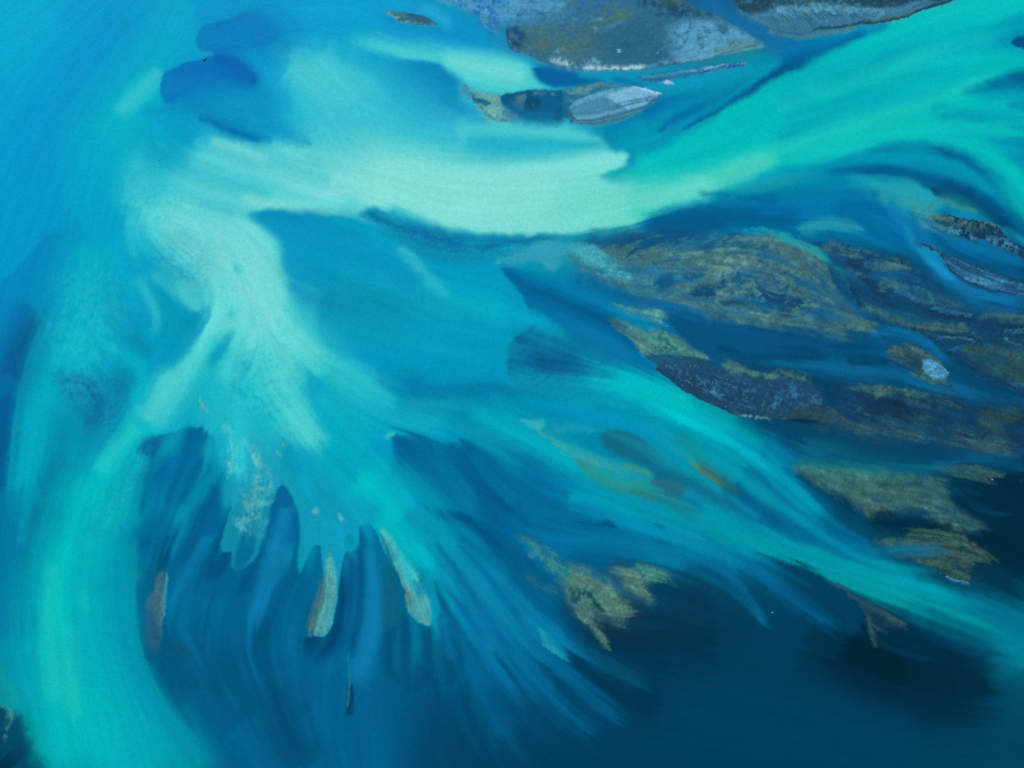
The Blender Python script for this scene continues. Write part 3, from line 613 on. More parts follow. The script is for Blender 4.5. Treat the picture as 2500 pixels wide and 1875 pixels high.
wp('E',(0,108,164),.55,[(1040,132,5),(1110,212,3),(1180,312,2),(1202,392,2),(1236,464,2),(1330,480,30),(1420,440,40),(1330,330,40),(1200,220,24),(1110,150,10)],rough=1,**L)
wp('E',(0,96,150),.6,[(1240,466,3),(1190,510,2),(1120,550,2),(1090,590,2),(1085,650,2),(1078,760,4),(1110,790,8),(1180,830,18),(1330,820,40),(1480,720,50),(1460,600,40),(1400,530,30),(1310,470,10)],rough=1,**L)
ws('E',(4,150,186),.5,[(-40,330,30),(300,420,40),(700,520,40),(1000,560,30)],**L)
# filaments of the south-eastern braid
for q in ([(1500,930,5),(1750,955,9),(1930,1050,9),(2080,1190,8),(2230,1330,8)],[(1400,900,4),(1650,930,7),(1850,980,7),(2000,1080,7)],[(1900,1060,6),(2060,1180,9),(2230,1300,9)]):
    ws('E',(10,165,190),.4,q,**L)
for q in ([(60,1130,8),(250,1230,14),(420,1330,16),(560,1460,14),(700,1590,14)],[(300,1160,8),(480,1260,12),(600,1390,12),(760,1560,12),(900,1660,10)],[(520,1200,6),(680,1310,10),(830,1440,12),(1000,1600,12)],[(160,1330,8),(330,1440,12),(500,1560,14),(640,1650,12)]):
    ws('F',(8,150,188),.4,q,**L)
for q in ([(640,1300,5),(760,1420,9),(900,1550,9)],[(420,1420,5),(560,1540,9),(700,1650,8)]):
    ws('F',(0,90,142),.4,q,**L)
ws('I',(8,128,176),.45,[(-40,220,20),(200,300,24),(420,360,20),(620,420,12)],**L)
ws('I',(8,112,164),.5,[(150,330,12),(320,420,14),(450,470,10)],**L)

# cloudy white heart of the fan
wp('S',(104,216,213),.7,[(320,460,60),(430,500,50),(560,545,30),(648,600,26),(680,680,28),(702,770,26),(740,850,34),(720,930,40),(620,900,50),(540,830,50),(560,760,50),(480,720,50),(400,640,60),(350,560,60)],rough=6,tex=('C',-3,1.2),**L)
wp('S',(130,222,214),.6,[(400,500,50),(520,545,40),(640,620,20),(670,720,20),(690,800,30),(620,800,50),(560,700,50),(470,620,50)],rough=6,tex=('C',-2.4,1.6),**L)
wp('S',(84,210,208),.5,[(560,900,40),(700,900,40),(790,1060,14),(760,1110,14),(680,1040,40),(580,980,50)],rough=5,tex=('C',-2,.6),**L)
wp('S',(60,200,206),.45,[(120,720,60),(260,640,60),(330,760,60),(260,900,60),(150,980,60)],rough=6,tex=('C',-3,2.2),**L)
wp('S',(110,216,214),.45,[(700,360,60),(800,310,60),(920,360,60),(850,440,60),(720,430,60)],rough=6,tex=('C',-3,1.6),**L)
wp('S',(70,200,212),.45,[(700,120,50),(820,140,50),(900,260,60),(800,300,60),(710,220,60)],rough=6,tex=('C',-3,1.6),**L)

ws('G',(0,168,188),.35,[(520,60,14),(470,300,20),(440,560,22),(470,860,24),(560,1200,26)],**L)
ws('G',(60,205,196),.35,[(330,420,14),(300,700,20),(300,1000,24),(340,1300,24)],**L)
ws('C',(0,168,190),.35,[(1000,420,16),(1300,330,24),(1650,220,24),(2000,140,20)],**L)
ws('C',(60,208,196),.35,[(700,640,14),(1000,540,18),(1400,400,20),(1800,300,16)],**L)
ws('E',(30,176,196),.4,[(60,140,20),(300,230,34),(560,330,34),(820,420,30)],**L)
ws('E',(10,165,192),.4,[(100,430,26),(420,520,30),(760,620,26),(1000,680,20)],**L)
ws('B',(20,165,196),.35,[(100,1420,16),(360,1500,22),(700,1600,22)],**L)

# crisp heads of the hollows
wp('D',(0,106,160),.62,[(862,1168,5),(950,1142,3),(1050,1122,3),(1092,1096,3),(1180,1084,3),(1222,1090,4),(1262,1130,5),(1288,1200,7),(1295,1290,18),(1220,1420,60),(1050,1500,80),(900,1450,70),(900,1300,24),(840,1240,10)],rough=2,**L)
wp('E',(0,104,158),.55,[(382,1145,4),(402,1136,4),(500,1150,8),(575,1162,14),(680,1200,26),(780,1170,6),(860,1150,10),(1000,1180,30),(1080,1300,60),(900,1420,80),(600,1380,80),(440,1330,44),(390,1240,12)],rough=2,**L)
wp('H',(0,88,138),.55,[(620,108,16),(720,132,10),(850,160,4),(960,190,3),(1070,245,4),(1135,282,4),(1166,345,4),(1240,430,20),(1150,480,50),(950,360,60),(760,220,40)],rough=2,**L)
ws('D',(22,176,196),.5,[(1330,1110,8),(1345,1220,10),(1350,1340,10)],**L)

ws('G',(0,80,122),.5,[(950,850,50),(1200,1000,80),(1350,1200,90),(1500,1400,90)],**L)
ws('G',(0,78,120),.4,[(1500,900,40),(1600,1150,60),(1800,1400,70)],**L)
wp('A',(0,166,212),.35,[(-100,-100,60),(700,-100,80),(500,300,80),(250,700,80),(-100,1100,60)],**L)
ws('E',(0,160,194),.4,[(-60,180,40),(250,300,50),(550,450,50)],**L)
# ================= shoals and bars: water clears, the bed shows -----------------------
# ---- shallow lilac shelf north of the great bar
cp('M',.9,[(-60,-80,20),(150,40,10),(300,130,8),(480,230,6),(540,340,8),(700,460,20),(800,400,8),(860,300,6),(1100,260,10),(1700,240,20),(2300,-100,20)],rough=3,tex=('C',-3,-1.6),**L)
bp('M',(112,156,184),1,[(-60,-90,8),(500,330,8),(860,460,8),(1800,300,8),(2500,-100,8)],**L)
bp('M',(24,96,164),.9,[(-60,-90,8),(500,330,8),(860,460,8),(1100,240,8),(1000,-100,8)],tex=('C',.25,1.2),**L)
bp('M',(40,104,168),.9,[(560,260,10),(760,250,10),(820,420,10),(640,420,10)],tex=('C',-1.6,0),**L)
bs('M',(26,84,140),.9,[(140,50,3),(240,90,5),(340,150,4),(440,240,5),(500,330,7)],tex=('S',-1.6,0),**L)
bs('M',(36,96,160),.7,[(400,60,3),(600,90,4),(800,70,3)],tex=('S',-1,.4),**L)
bs('M',(30,90,156),.8,[(930,150,7),(960,210,8),(920,270,7)],tex=('S',-1.2,.2),**L)
bs('M',(24,88,156),.9,[(400,-5,6),(560,5,6),(700,-10,6)],tex=('S',-1.2,.2),**L)
bp('M',(128,164,178),.7,[(1000,60,20),(1500,120,20),(1600,220,20),(1150,240,20)],tex=('C',-1.6,.6),**L)
# ---- great bar
GREAT=[(1066,180,2),(1068,225,2),(1090,285,2),(1150,320,2),(1240,350,2),(1330,386,2),(1450,413,2),(1600,426,2),(1750,426,2),(1900,411,2),(2050,392,2),(2212,372,2),(2300,352,2),(2390,312,2),(2480,288,2),(2560,270,2),(2566,240,2),(2540,205,3),(2470,170,3),(2370,118,3),(2270,70,3),(2170,25,3),(2070,-40,3),(1960,-160,6),(1500,-160,20),(1420,60,24),(1290,112,22),(1180,122,18),(1090,150,8)]
cp('B',.5,[(a,b,16) for a,b,_ in GREAT],rough=4,**L)
bp('B',(64,104,132),1,[(a,b,14) for a,b,_ in GREAT],rough=4,**L)
cp('B',1,GREAT,rough=1.5,**L)
hp('B',.75,GREAT,rough=1.5,meta=('gravel_bar', 'large slate grey gravel bar with a white lower rim at the top of the river', 'gravel bar', None),**L)
pp('B','silt_crust',[(2060,180,4),(2150,110,4),(2260,120,4),(2380,150,4),(2480,190,4),(2550,240,4),(2400,300,4),(2280,344,4),(2150,368,4),(2050,330,4),(2020,250,4)],rough=4,**L)
pq('B','pale_rim',[(1335,356,4),(1390,376,7),(1470,397,9),(1560,409,8),(1660,413,7),(1780,413,6),(1900,401,5)],soft=.5,rough=2,**L)
bp('B',(76,110,132),1,[(1040,160,4),(1060,330,4),(1400,450,4),(1800,460,4),(2400,380,4),(2620,250,4),(2300,20,4),(2000,-160,4),(1400,-160,4)],**L)
bp('B',(112,156,184),.8,[(1040,150,14),(1160,130,20),(1300,110,24),(1420,70,24),(1440,-160,20),(1200,-160,20)],tex=('C',-3.00,0.30),**L)
bp('B',(50,96,146),.75,[(1180,170,20),(1400,80,20),(1700,-60,20),(2100,-60,20),(1900,120,40),(1600,170,30)],tex=('C',-1.40,1.70),**L)
bp('B',(96,104,96),.85,[(1150,260,24),(1250,200,30),(1400,215,30),(1560,200,30),(1650,280,40),(1550,350,30),(1350,345,20)],tex=('C',-3.00,0.90),**L)
bp('B',(64,96,118),.8,[(1600,150,40),(1900,130,40),(2100,200,50),(2000,330,40),(1700,380,30),(1560,300,40)],tex=('C',-3.00,1.10),**L)
bs('B',(112,116,84),.8,[(1500,250,14),(1600,170,16),(1760,90,18),(1850,60,12)],tex=('C',-1.00,1.70),**L)
bs('B',(108,112,84),.7,[(1180,190,8),(1350,180,12),(1560,180,10)],tex=('C',-0.80,1.70),**L)
bs('B',(110,112,88),.7,[(1620,70,14),(1720,80,16)],tex=('S',-1.00,1.50),**L)
bs('B',(110,150,178),.8,[(1440,140,5),(1540,110,7),(1640,120,5)],tex=('C',-1.20,1.50),**L)
bs('B',(112,150,178),.7,[(1560,190,4),(1680,170,6),(1780,140,5)],tex=('C',-1.20,1.50),**L)
bs('B',(28,66,96),.9,[(1085,160,8),(1085,220,16),(1130,270,14),(1160,220,14),(1120,180,10)],tex=('S',-1.80,0.90),**L)
bs('B',(110,150,170),.7,[(1085,240,3),(1120,290,5),(1200,330,5)],tex=('S',-1.00,1.30),**L)
bs('B',(26,62,88),.85,[(1990,90,12),(2090,70,22),(2212,110,24),(2270,85,14)],tex=('C',-1.80,1.10),**L)
bs('B',(34,60,80),.8,[(1900,10,20),(2030,20,24),(2150,40,14)],tex=('C',-1.60,1.30),**L)
bs('B',(96,88,66),.7,[(2010,5,12),(2100,20,10)],tex=('S',-1.20,1.30),**L)
bp('B',(112,156,184),.92,[(2060,180,30),(2150,110,12),(2260,120,10),(2380,150,8),(2480,190,6),(2555,240,4),(2540,265,4),(2400,305,6),(2280,350,6),(2150,375,14),(2050,330,40),(2020,250,40)],tex=('C',-2.80,0.50),**L)
bp('B',(140,172,192),.6,[(2150,340,14),(2280,300,16),(2420,280,8),(2400,300,6),(2280,352,4),(2130,380,4),(2000,392,6)],tex=('C',-2.00,1.10),**L)
bs('B',(44,86,112),.7,[(1900,180,40),(1800,250,50),(1980,300,40)],tex=('N',-1.6,.8),**L)
bs('B',(168,188,190),.95,[(1335,352,4),(1390,372,9),(1470,395,11),(1560,408,9),(1660,412,8),(1780,412,7),(1900,400,6)],tex=('C',-2.40,0.50),**L)
bs('B',(200,214,212),.9,[(1420,384,4),(1500,404,5),(1600,416,4),(1750,416,4),(1880,403,3)],tex=('S',-1.80,0.90),**L)
bs('B',(150,178,188),.8,[(1560,360,7),(1620,378,9)],tex=('S',-1.20,1.10),**L)
bs('B',(150,178,188),.6,[(1340,340,8),(1390,320,10)],tex=('S',-1.00,1.30),**L)
bs('B',(120,158,178),.7,[(1920,400,5),(2060,375,7),(2200,350,7)],tex=('C',-1.60,0.90),**L)
bs('B',(120,130,130),.6,[(1150,312,3),(1250,345,4),(1330,374,4)],tex=('S',-1.20,0.90),**L)
# ---- north bank, top edge
BANK=[(470,-200,6),(480,-20,3),(490,40,3),(530,85,3),(600,125,3),(690,165,2),(780,190,2),(880,200,2),(950,186,2),(1080,170,2),(1250,150,2),(1420,125,2),(1540,90,2),(1660,48,2),(1780,2,2),(1880,-60,2),(1950,-200,4)]
cp('C',.5,[(a,b,16) for a,b,_ in BANK],rough=4,**L)
bp('C',(64,104,132),1,[(a,b,14) for a,b,_ in BANK],rough=4,**L)
cp('C',1,BANK,rough=1.2,**L)
hp('C',.8,BANK,rough=1.2,meta=('river_bank', 'grey and black river bank with frosty ribs, right of the large gravel bar', 'river bank', None),**L)
pp('C','frost_crust',[(560,110,4),(700,70,4),(900,50,4),(1100,55,4),(1300,90,4),(1420,66,4),(1600,40,4),(1500,95,4),(1250,140,4),(950,175,4),(780,180,4),(640,140,4)],rough=5,**L)
bp('C',(84,120,145),1,[(440,-160,4),(460,60,4),(600,160,4),(800,230,4),(1300,180,4),(1900,20,4),(2000,-160,4)],**L)
bp('C',(40,58,70),.95,[(440,-160,10),(470,20,6),(560,75,8),(700,60,10),(760,40,6),(900,60,10),(1000,30,10),(1200,50,10),(1400,50,8),(1600,10,8),(1750,-10,8),(1800,-160,10)],tex=('S',-2.20,0.50),**L)
bs('C',(100,86,50),.7,[(700,-20,14),(800,-5,16),(900,10,12)],tex=('S',-1.10,1.30),**L)
bs('C',(130,165,182),.8,[(740,70,10),(900,60,16),(1080,60,18),(1250,90,16),(1380,70,10)],tex=('S',-1.30,1.20),**L)
bs('C',(30,52,66),.7,[(780,60,5),(1000,90,8),(1200,110,8),(1330,80,6)],tex=('S',-0.40,1.70),**L)
bs('C',(110,120,100),.7,[(700,175,5),(800,200,5),(890,205,4)],tex=('S',-1.40,1.10),**L)
bs('C',(30,54,66),.85,[(950,178,2),(1250,142,3),(1500,98,3),(1660,38,3),(1790,-14,3)],**L)
bs('C',(110,112,88),.8,[(1250,132,3),(1420,108,4),(1560,66,3)],tex=('S',-1.60,1.10),**L)
for xy in [(770,120),(880,88),(1000,45),(1100,60),(1160,150),(980,180)]:
    bs('C',(150,140,60),.7,[(xy[0],xy[1],2.5),(xy[0]+8,xy[1]+4,2)],flow=False,**L)
# thin shelf below the bank and the great bar (submerged)
cs('C',.75,[(690,185,5),(880,210,8),(1000,200,8),(1200,170,5)],**L)
bs('C',(112,130,118),1,[(690,185,5),(880,212,8),(1000,198,6),(1200,170,4)],**L)
bs('C',(60,110,150),1,[(760,240,20),(1000,210,14),(1200,180,10)],tex=('M',-.6,.6),**L)
cs('C',.6,[(420,300,10),(520,290,12),(640,270,10)],tex=('M',-1.2,.4),**L)
bs('C',(120,150,150),1,[(420,300,14),(640,270,14)],**L)
# ---- small shoals between great bar and lens
cp('C',.8,[(-100,460,8),(20,440,8),(180,412,8),(340,390,5),(545,372,3),(552,384,2),(430,416,3),(300,440,4),(150,470,6),(60,500,4),(-20,500,6)],rough=3,**L)
bp('C',(46,98,142),1,[(-140,480,8),(200,380,8),(560,360,6),(560,400,6),(200,500,8),(0,530,8)],**L)
bs('C',(104,140,148),.9,[(-60,450,9),(60,435,10),(180,418,8)],tex=('M',-1,.3),**L)
LENSA=[(285,420,2),(340,402,2),(440,386,2),(545,374,2),(549,380,2),(480,400,2),(400,416,2),(320,426,2)]
LENSB=[(48,490,2),(70,484,2),(108,500,2),(112,510,2),(80,512,2),(56,504,2)]
for q,lb in ((LENSA,'thin pale sliver of silt right below the large gravel bar'),(LENSB,'tiny white silt patch in the channel just above the pale leaf-shaped bar')):
    cp('C',1,q,rough=1,**L); hp('C',.3,q,rough=1,meta=('silt_bar',lb,'silt bar',None),**L)
bs('C',(136,168,190),.95,[(280,420,5),(400,400,9),(550,376,4)],tex=('M',-1.6,.2),**L)
bs('C',(190,205,215),.95,[(46,494,5),(80,500,7),(114,506,4)],**L)
bs('C',(150,175,190),.9,[(215,421,2.5),(250,423,2.5)],flow=False,**L)
cs('C',1,[(215,421,3),(250,423,3)],**L)
# ---- little lens bar at the very top
TOPLENS=[(343,64,2),(420,74,2),(500,76,2),(580,96,2),(630,125,2),(656,148,2),(560,151,2),(480,145,2),(410,118,2),(370,90,2)]
cp('B',1,TOPLENS,rough=.8,**L); hp('B',.5,TOPLENS,rough=.8,meta=('gravel_bar', 'small eye-shaped grey gravel bar with a pale left rim in blue water near the top', 'gravel bar', None),**L)
bp('B',(84,112,118),1,[(330,50,3),(600,60,3),(680,170,3),(400,160,3)],**L)
bs('B',(50,90,112),.9,[(480,85,6),(540,100,11),(590,120,8)],**L)
bs('B',(150,182,184),.9,[(352,72,2.5),(400,104,3.5),(450,132,4),(480,140,3)],tex=('S',-1.5,.1),**L)
bs('B',(130,165,170),.6,[(470,140,4),(560,146,4),(640,146,2)],tex=('S',-.8,.4),**L)
bs('B',(40,60,66),.8,[(343,62,1.5),(430,74,1.5),(520,78,1.5),(600,104,1.5),(656,146,1.5)],**L)
# ---- tan flats, pond and pale lens (B)
cp('B',.88,[(800,510,8),(850,520,5),(880,555,4),(960,562,8),(1030,578,4),(1035,615,3),(1080,665,3),(1150,690,3),(1140,722,3),(1050,732,5),(980,722,6),(925,690,8),(895,640,10),(862,600,4),(840,590,8),(800,570,10)],rough=3,**L)
bp('B',(140,168,150),1,[(780,490,4),(1060,540,4),(1180,690,4),(1140,740,4),(950,740,4),(800,620,4)],**L)
bp('B',(70,130,160),.8,[(790,510,6),(850,510,4),(865,560,3),(850,600,4),(800,600,6)],**L)
bp('B',(26,76,110),.95,[(862,560,2),(880,590,2),(940,600,3),(975,625,3),(950,642,3),(900,630,3),(865,615,2)],rough=3,**L)
bs('B',(26,72,104),.8,[(920,660,6),(960,700,10),(1020,715,10),(1090,708,8)],tex=('S',-.7,.4),**L)
bs('B',(160,180,170),.7,[(1060,710,3),(1110,705,4)],tex=('S',-.6,.4),**L)
wp('B',(14,88,134),.96,[(1028,580,3),(1060,572,3),(1110,558,3),(1190,541,3),(1300,536,3),(1400,540,5),(1420,570,10),(1420,650,12),(1405,735,14),(1300,735,16),(1180,712,10),(1100,672,4),(1052,632,3)],rough=2,**L)
cp('B',.7,[(1140,570,5),(1180,555,3),(1196,580,3),(1185,620,4),(1165,650,5),(1130,620,8)],**L)
cp('B',.7,[(1230,545,3),(1300,542,3),(1300,570,3),(1240,570,4)],rough=3,**L)
cp('B',.7,[(1330,540,4),(1365,550,4),(1360,580,3),(1340,570,4)],rough=3,**L)
bp('B',(104,138,146),1,[(1120,540,4),(1380,530,4),(1380,600,4),(1180,660,4),(1110,640,4)],**L)
ws('M',(16,112,166),.7,[(800,1480,10),(1000,1560,18),(1300,1580,20),(1550,1590,16)],**L)
ws('M',(14,104,160),.5,[(1300,1250,10),(1450,1350,20),(1560,1480,20)],**L)
ws('M',(6,64,106),.6,[(1120,1340,8),(1240,1400,14),(1350,1400,10)],**L)
ws('M',(44,126,168),.5,[(930,1350,2.5),(1000,1450,3.5),(1070,1490,2)],**L)
ws('M',(70,130,150),.5,[(1230,1400,2),(1255,1440,2)],**L)
cp('B',.9,[(1415,545,3),(1480,530,3),(1560,510,3),(1680,494,3),(1790,510,3),(1850,525,3),(1990,560,3),(1960,610,3),(1880,660,5),(1780,710,6),(1660,748,5),(1560,750,4),(1460,738,4),(1415,700,3),(1412,620,3)],rough=2,**L)
bp('B',(92,124,134),1,[(1400,540,4),(1680,480,4),(2020,560,4),(1700,770,4),(1400,750,4)],**L)
bs('B',(120,140,132),.9,[(1420,545,6),(1560,518,8),(1640,505,6)],tex=('M',-1.4,.3),**L)
bs('B',(30,76,108),.9,[(1425,580,10),(1425,660,12),(1450,720,12)],tex=('S',-1.8,.2),**L)
bs('B',(44,84,108),.8,[(1470,560,10),(1560,545,12),(1640,545,8)],tex=('M',-.9,.5),**L)
bs('B',(112,132,122),.9,[(1480,732,6),(1620,735,8),(1780,690,10),(1900,640,8)],tex=('M',-1.4,.3),**L)
bs('B',(50,86,104),.7,[(1450,735,3),(1600,742,4),(1700,720,4)],tex=('M',-.6,.5),**L)
PALE=[(1440,690,2),(1446,650,2),(1500,600,2),(1600,562,2),(1740,530,2),(1830,518,2),(1900,530,2),(2000,554,2),(2006,564,2),(1950,604,2),(1900,640,2),(1800,668,2),(1700,698,2),(1570,718,2),(1490,716,2)]
cp('B',.5,[(a,b,16) for a,b,_ in PALE],rough=4,**L)
bp('B',(64,104,132),1,[(a,b,14) for a,b,_ in PALE],rough=4,**L)
cp('B',1,PALE,rough=1,**L); hp('B',.55,PALE,rough=1,meta=('silt_bar', 'pale leaf-shaped silt bar with a whitish right half below the large gravel bar', 'silt bar', None),**L)
pp('B','silt_crust',[(1670,580,3),(1760,540,3),(1850,522,2),(1920,534,2),(1996,557,2),(1946,602,2),(1876,638,3),(1830,652,3),(1760,638,3)],rough=2,**L)
bp('B',(94,134,160),1,PALE,rough=1,**L)
bp('B',(148,182,204),.9,[(1670,580,6),(1760,540,6),(1850,520,3),(1920,532,2),(2002,557,2),(1950,604,2),(1880,640,3),(1830,655,3),(1760,640,5)],tex=('M',-2.2,-.4),rough=2,**L)
bs('B',(180,205,220),.8,[(1850,525,2.5),(1960,548,2.5),(2004,560,2)],**L)
bs('B',(140,172,192),.7,[(1450,690,4),(1520,708,5),(1640,690,5),(1780,655,4)],tex=('M',-.8,.5),**L)
bs('B',(124,160,186),.7,[(1470,640,5),(1560,585,6),(1700,545,5)],tex=('M',-.6,.6),**L)
# ---- lower-right corner bars of C
SHOAL1=[(1612,1302,2),(1640,1294,2),(1750,1290,3),(1900,1312,3),(2050,1350,3),(2110,1420,4),(2200,1505,4),(2280,1560,4),(2280,1600,4),(2170,1525,2),(2050,1478,2),(1960,1440,2),(1900,1440,2),(1780,1398,2),(1700,1358,2),(1640,1326,2)]
cp('C',1,SHOAL1,rough=1.5,**L); hp('C',.4,SHOAL1,rough=1.5,meta=('gravel_bar', 'dark gravel bar with tan streaks and frosty patches by the right edge', 'gravel bar', None),**L)
pq('C','frost_crust',[(1768,1380,4),(1830,1394,8),(1908,1430,3)],soft=.4,rough=3,**L)
pq('C','frost_crust',[(1990,1448,5),(2070,1455,8),(2172,1490,5)],soft=.4,rough=3,**L)
bp('C',(16,52,78),1,[(1590,1280,4),(2060,1320,4),(2300,1540,4),(2300,1640,4),(1900,1460,4),(1620,1350,4)],**L)
bs('C',(104,110,96),.9,[(1690,1308,6),(1800,1320,12),(1920,1345,12),(2060,1362,8)],tex=('S',-1.3,.2),**L)
bs('C',(110,106,88),.7,[(1950,1335,6),(2070,1350,6)],tex=('S',-.6,.6),**L)
bs('C',(84,104,100),.8,[(1700,1362,4),(1900,1436,5),(2050,1474,4),(2170,1520,4)],tex=('S',-1,.2),**L)
bs('C',(92,132,160),.9,[(1765,1378,7),(1830,1392,11),(1915,1432,5)],tex=('S',-1.2,-.1),**L)
bs('C',(86,126,154),.9,[(1985,1446,8),(2070,1452,11),(2180,1492,8)],tex=('S',-.9,.2),**L)
bs('C',(110,150,176),.8,[(2050,1395,5),(2110,1402,4)],tex=('S',-.8,.3),**L)
bs('C',(96,132,150),.9,[(1628,1312,3),(1660,1330,3)],**L)
cs('C',.7,[(1560,1280,10),(1660,1260,14),(1600,1330,10),(1700,1370,8),(1800,1410,5)],tex=('S',-1.2,.4),**L)
bs('C',(92,138,132),1,[(1560,1260,14),(1680,1260,14),(1600,1330,14),(1700,1370,10),(1800,1410,8)],**L)
cs('C',.8,[(1690,1190,4),(1800,1232,9),(1920,1268,3)],**L)
bs('C',(90,122,112),1,[(1690,1190,6),(1800,1232,11),(1920,1268,5)],**L)
SHOAL2=[(1540,-44,2),(1600,-20,2),(1660,4,2),(1760,62,2),(1900,104,2),(2050,168,2),(2230,240,2),(2320,270,2),(2320,318,2),(2212,304,2),(2100,285,2),(1950,246,2),(1835,196,2),(1765,150,2),(1738,95,2),(1690,45,3),(1610,0,3)]
cp('F',1,SHOAL2,rough=1.2,**L); hp('F',.5,SHOAL2,rough=1.2,meta=('gravel_bar', 'long frosted slate bar between two bright blue streams at the right edge', 'gravel bar', None),**L)
pq('F','frost_crust',[(1740,60,4),(1850,125,15),(2000,195,17),(2230,268,12)],soft=.4,rough=5,**L)
bp('F',(36,76,110),1,[(1500,-60,4),(2330,220,4),(2330,330,4),(1700,150,4)],**L)
bs('F',(84,128,160),.85,[(1720,50,5),(1850,120,20),(2000,190,22),(2230,270,18)],tex=('L',-.6,.8),**L)
bs('F',(112,152,178),.7,[(1860,200,3),(1900,212,6),(2000,215,6)],tex=('S',-.2,.6),**L)
bs('F',(60,96,100),.9,[(1560,-36,3),(1680,10,3),(1860,90,3),(2040,162,3),(2230,236,3)],tex=('S',-1.5,.2),**L)
bs('F',(94,104,90),.85,[(1640,-10,4),(1690,30,5),(1735,100,4)],**L)
bs('F',(10,34,54),.9,[(1720,60,3),(1745,120,4),(1800,180,3),(1950,250,3),(2120,292,2.5)],**L)
# ---- eastern flats: large tan flat
cp('F',.92,[(-500,10,20),(-400,-30,20),(-200,-70,26),(60,-90,26),(350,-60,20),(500,-48,14),(650,-84,8),(800,-62,8),(950,16,6),(1060,86,4),(1075,150,5),(1130,225,5),(1200,335,5),(1262,402,5),(1350,450,5),(1420,486,5),(1300,530,16),(1100,535,20),(900,500,16),(600,470,16),(350,425,12),(150,375,14),(-50,330,20),(-250,230,20),(-450,120,24)],rough=6,tex=('C',-3.2,-1.),**L)
bp('F',(98,118,112),1,[(-600,-200,6),(600,-120,6),(1100,60,6),(1460,500,6),(900,600,6),(200,460,6),(-560,140,6)],**L)
# blue veils of deeper water, tan where it thins
bp('J',(60,110,136),.8,[(200,300,30),(700,420,40),(1300,380,40),(1700,450,40),(1300,620,40),(700,640,40),(350,520,30)],tex=('C',-1.2,1.),**L)
bp('J',(112,126,104),.8,[(1300,420,30),(1800,260,40),(2212,250,40),(2700,400,40),(2900,800,40),(2300,760,60),(1700,600,40)],tex=('C',-2.,.8),**L)
bp('J',(124,138,100),.75,[(900,300,30),(1400,280,30),(1800,330,30),(2200,560,30),(2100,660,20),(1500,560,30),(1100,420,30)],tex=('S',.3,1.5),**L)
bp('J',(96,106,96),.7,[(2212,200,30),(2700,300,20),(3000,700,30),(3400,1040,30),(2900,1000,40),(2400,600,40)],tex=('N',-1.4,.8),**L)
bp('J',(12,70,114),.95,[(-60,170,6),(150,90,8),(400,40,14),(800,10,14),(1150,40,14),(1500,110,16),(1350,190,12),(1000,280,8),(830,290,6),(560,392,3),(600,340,5),(740,250,5),(560,260,6),(300,290,6),(120,240,6)],rough=3,**L)
bs('J',(116,130,100),.9,[(560,272,3),(660,248,5),(745,215,3)],**L)
bs('J',(112,130,108),.8,[(600,128,1.6),(700,112,2.2),(765,92,1.5)],**L)
bs('J',(96,128,116),.8,[(830,185,2),(910,158,3.2),(975,138,1.5)],**L)
bs('J',(84,116,118),.8,[(1040,250,3),(1140,205,3.5),(1240,160,1.5)],**L)
bs('J',(84,116,118),.7,[(820,310,4),(950,262,4),(1080,215,2)],**L)
bs('J',(96,114,112),.8,[(260,300,7),(420,310,10),(560,345,7)],**L)
def hatch(t, c, al, cx, cy, rx, ry, n, ang, ln, w, seed):
    r = np.random.default_rng(seed)
    for _ in range(n):
        a = r.uniform(0, 6.28); q = r.uniform(0, 1) ** .5
        x, y = cx + rx * q * math.cos(a), cy + ry * q * math.sin(a)
        g = ang + r.normal(0, .10); l_ = ln * r.uniform(.5, 1.3)
        dx, dy = math.cos(g) * l_ / 2, math.sin(g) * l_ / 2
        bs(t, c, al * r.uniform(.6, 1), [(x - dx, y - dy, w * .4), (x, y, w * r.uniform(.6, 1.2)), (x + dx, y + dy, w * .3)], rough=1, flow=False, **L)
hatch('J',(12,66,106),.7,1350,200,420,110,46,-.52,170,2.0,1)
hatch('J',(100,122,110),.6,1250,260,360,80,22,-.50,140,2.0,2)
hatch('J',(30,74,100),.5,1900,330,330,110,44,-.45,120,1.6,3)
bs('J',(16,78,124),.85,[(880,640,6),(1050,610,12),(1300,600,8),(1420,575,4)],tex=('M',-1.8,.1),**L)
bs('J',(14,70,114),.9,[(900,670,6),(980,680,13),(1060,655,6)],**L)
bp('J',(10,56,94),.95,[(1215,765,6),(1280,720,8),(1400,695,8),(1550,715,10),(1610,765,8),(1480,815,5),(1300,808,5)],rough=3,**L)
bp('J',(14,60,98),.85,[(1560,560,10),(1700,600,14),(1850,650,12),(2000,690,10),(2150,740,10),(2212,800,20),(1900,760,10),(1720,700,14),(1600,640,12)],tex=('L',-.8,.3),rough=4,**L)
bp('J',(10,50,86),.95,[(1860,770,10),(1960,735,8),(2150,725,10),(2500,760,20),(2560,900,20),(2300,960,14),(2050,930,10),(1950,860,8)],tex=('L',-1.7,-.3),rough=4,**L)
bp('J',(14,56,92),.85,[(1580,870,6),(1680,840,8),(1800,850,8),(1760,890,6),(1640,900,5)],rough=3,**L)
hatch('J',(10,54,90),.8,1800,680,230,110,60,-1.0,80,1.8,4)
hatch('J',(122,134,98),.7,1850,740,260,90,40,-.9,60,1.8,5)
hatch('J',(16,60,94),.6,2250,640,300,120,40,-.6,90,1.8,6)
bs('J',(126,138,100),.8,[(1400,520,6),(1520,570,8),(1620,620,4)],tex=('S',-1.2,.4),**L)
bs('J',(124,136,98),.8,[(1650,700,6),(1800,730,9),(1920,720,5)],tex=('S',-1.,.4),**L)
bs('J',(122,132,96),.8,[(1850,590,8),(2000,600,12),(2130,660,8)],tex=('S',-1.3,.4),**L)
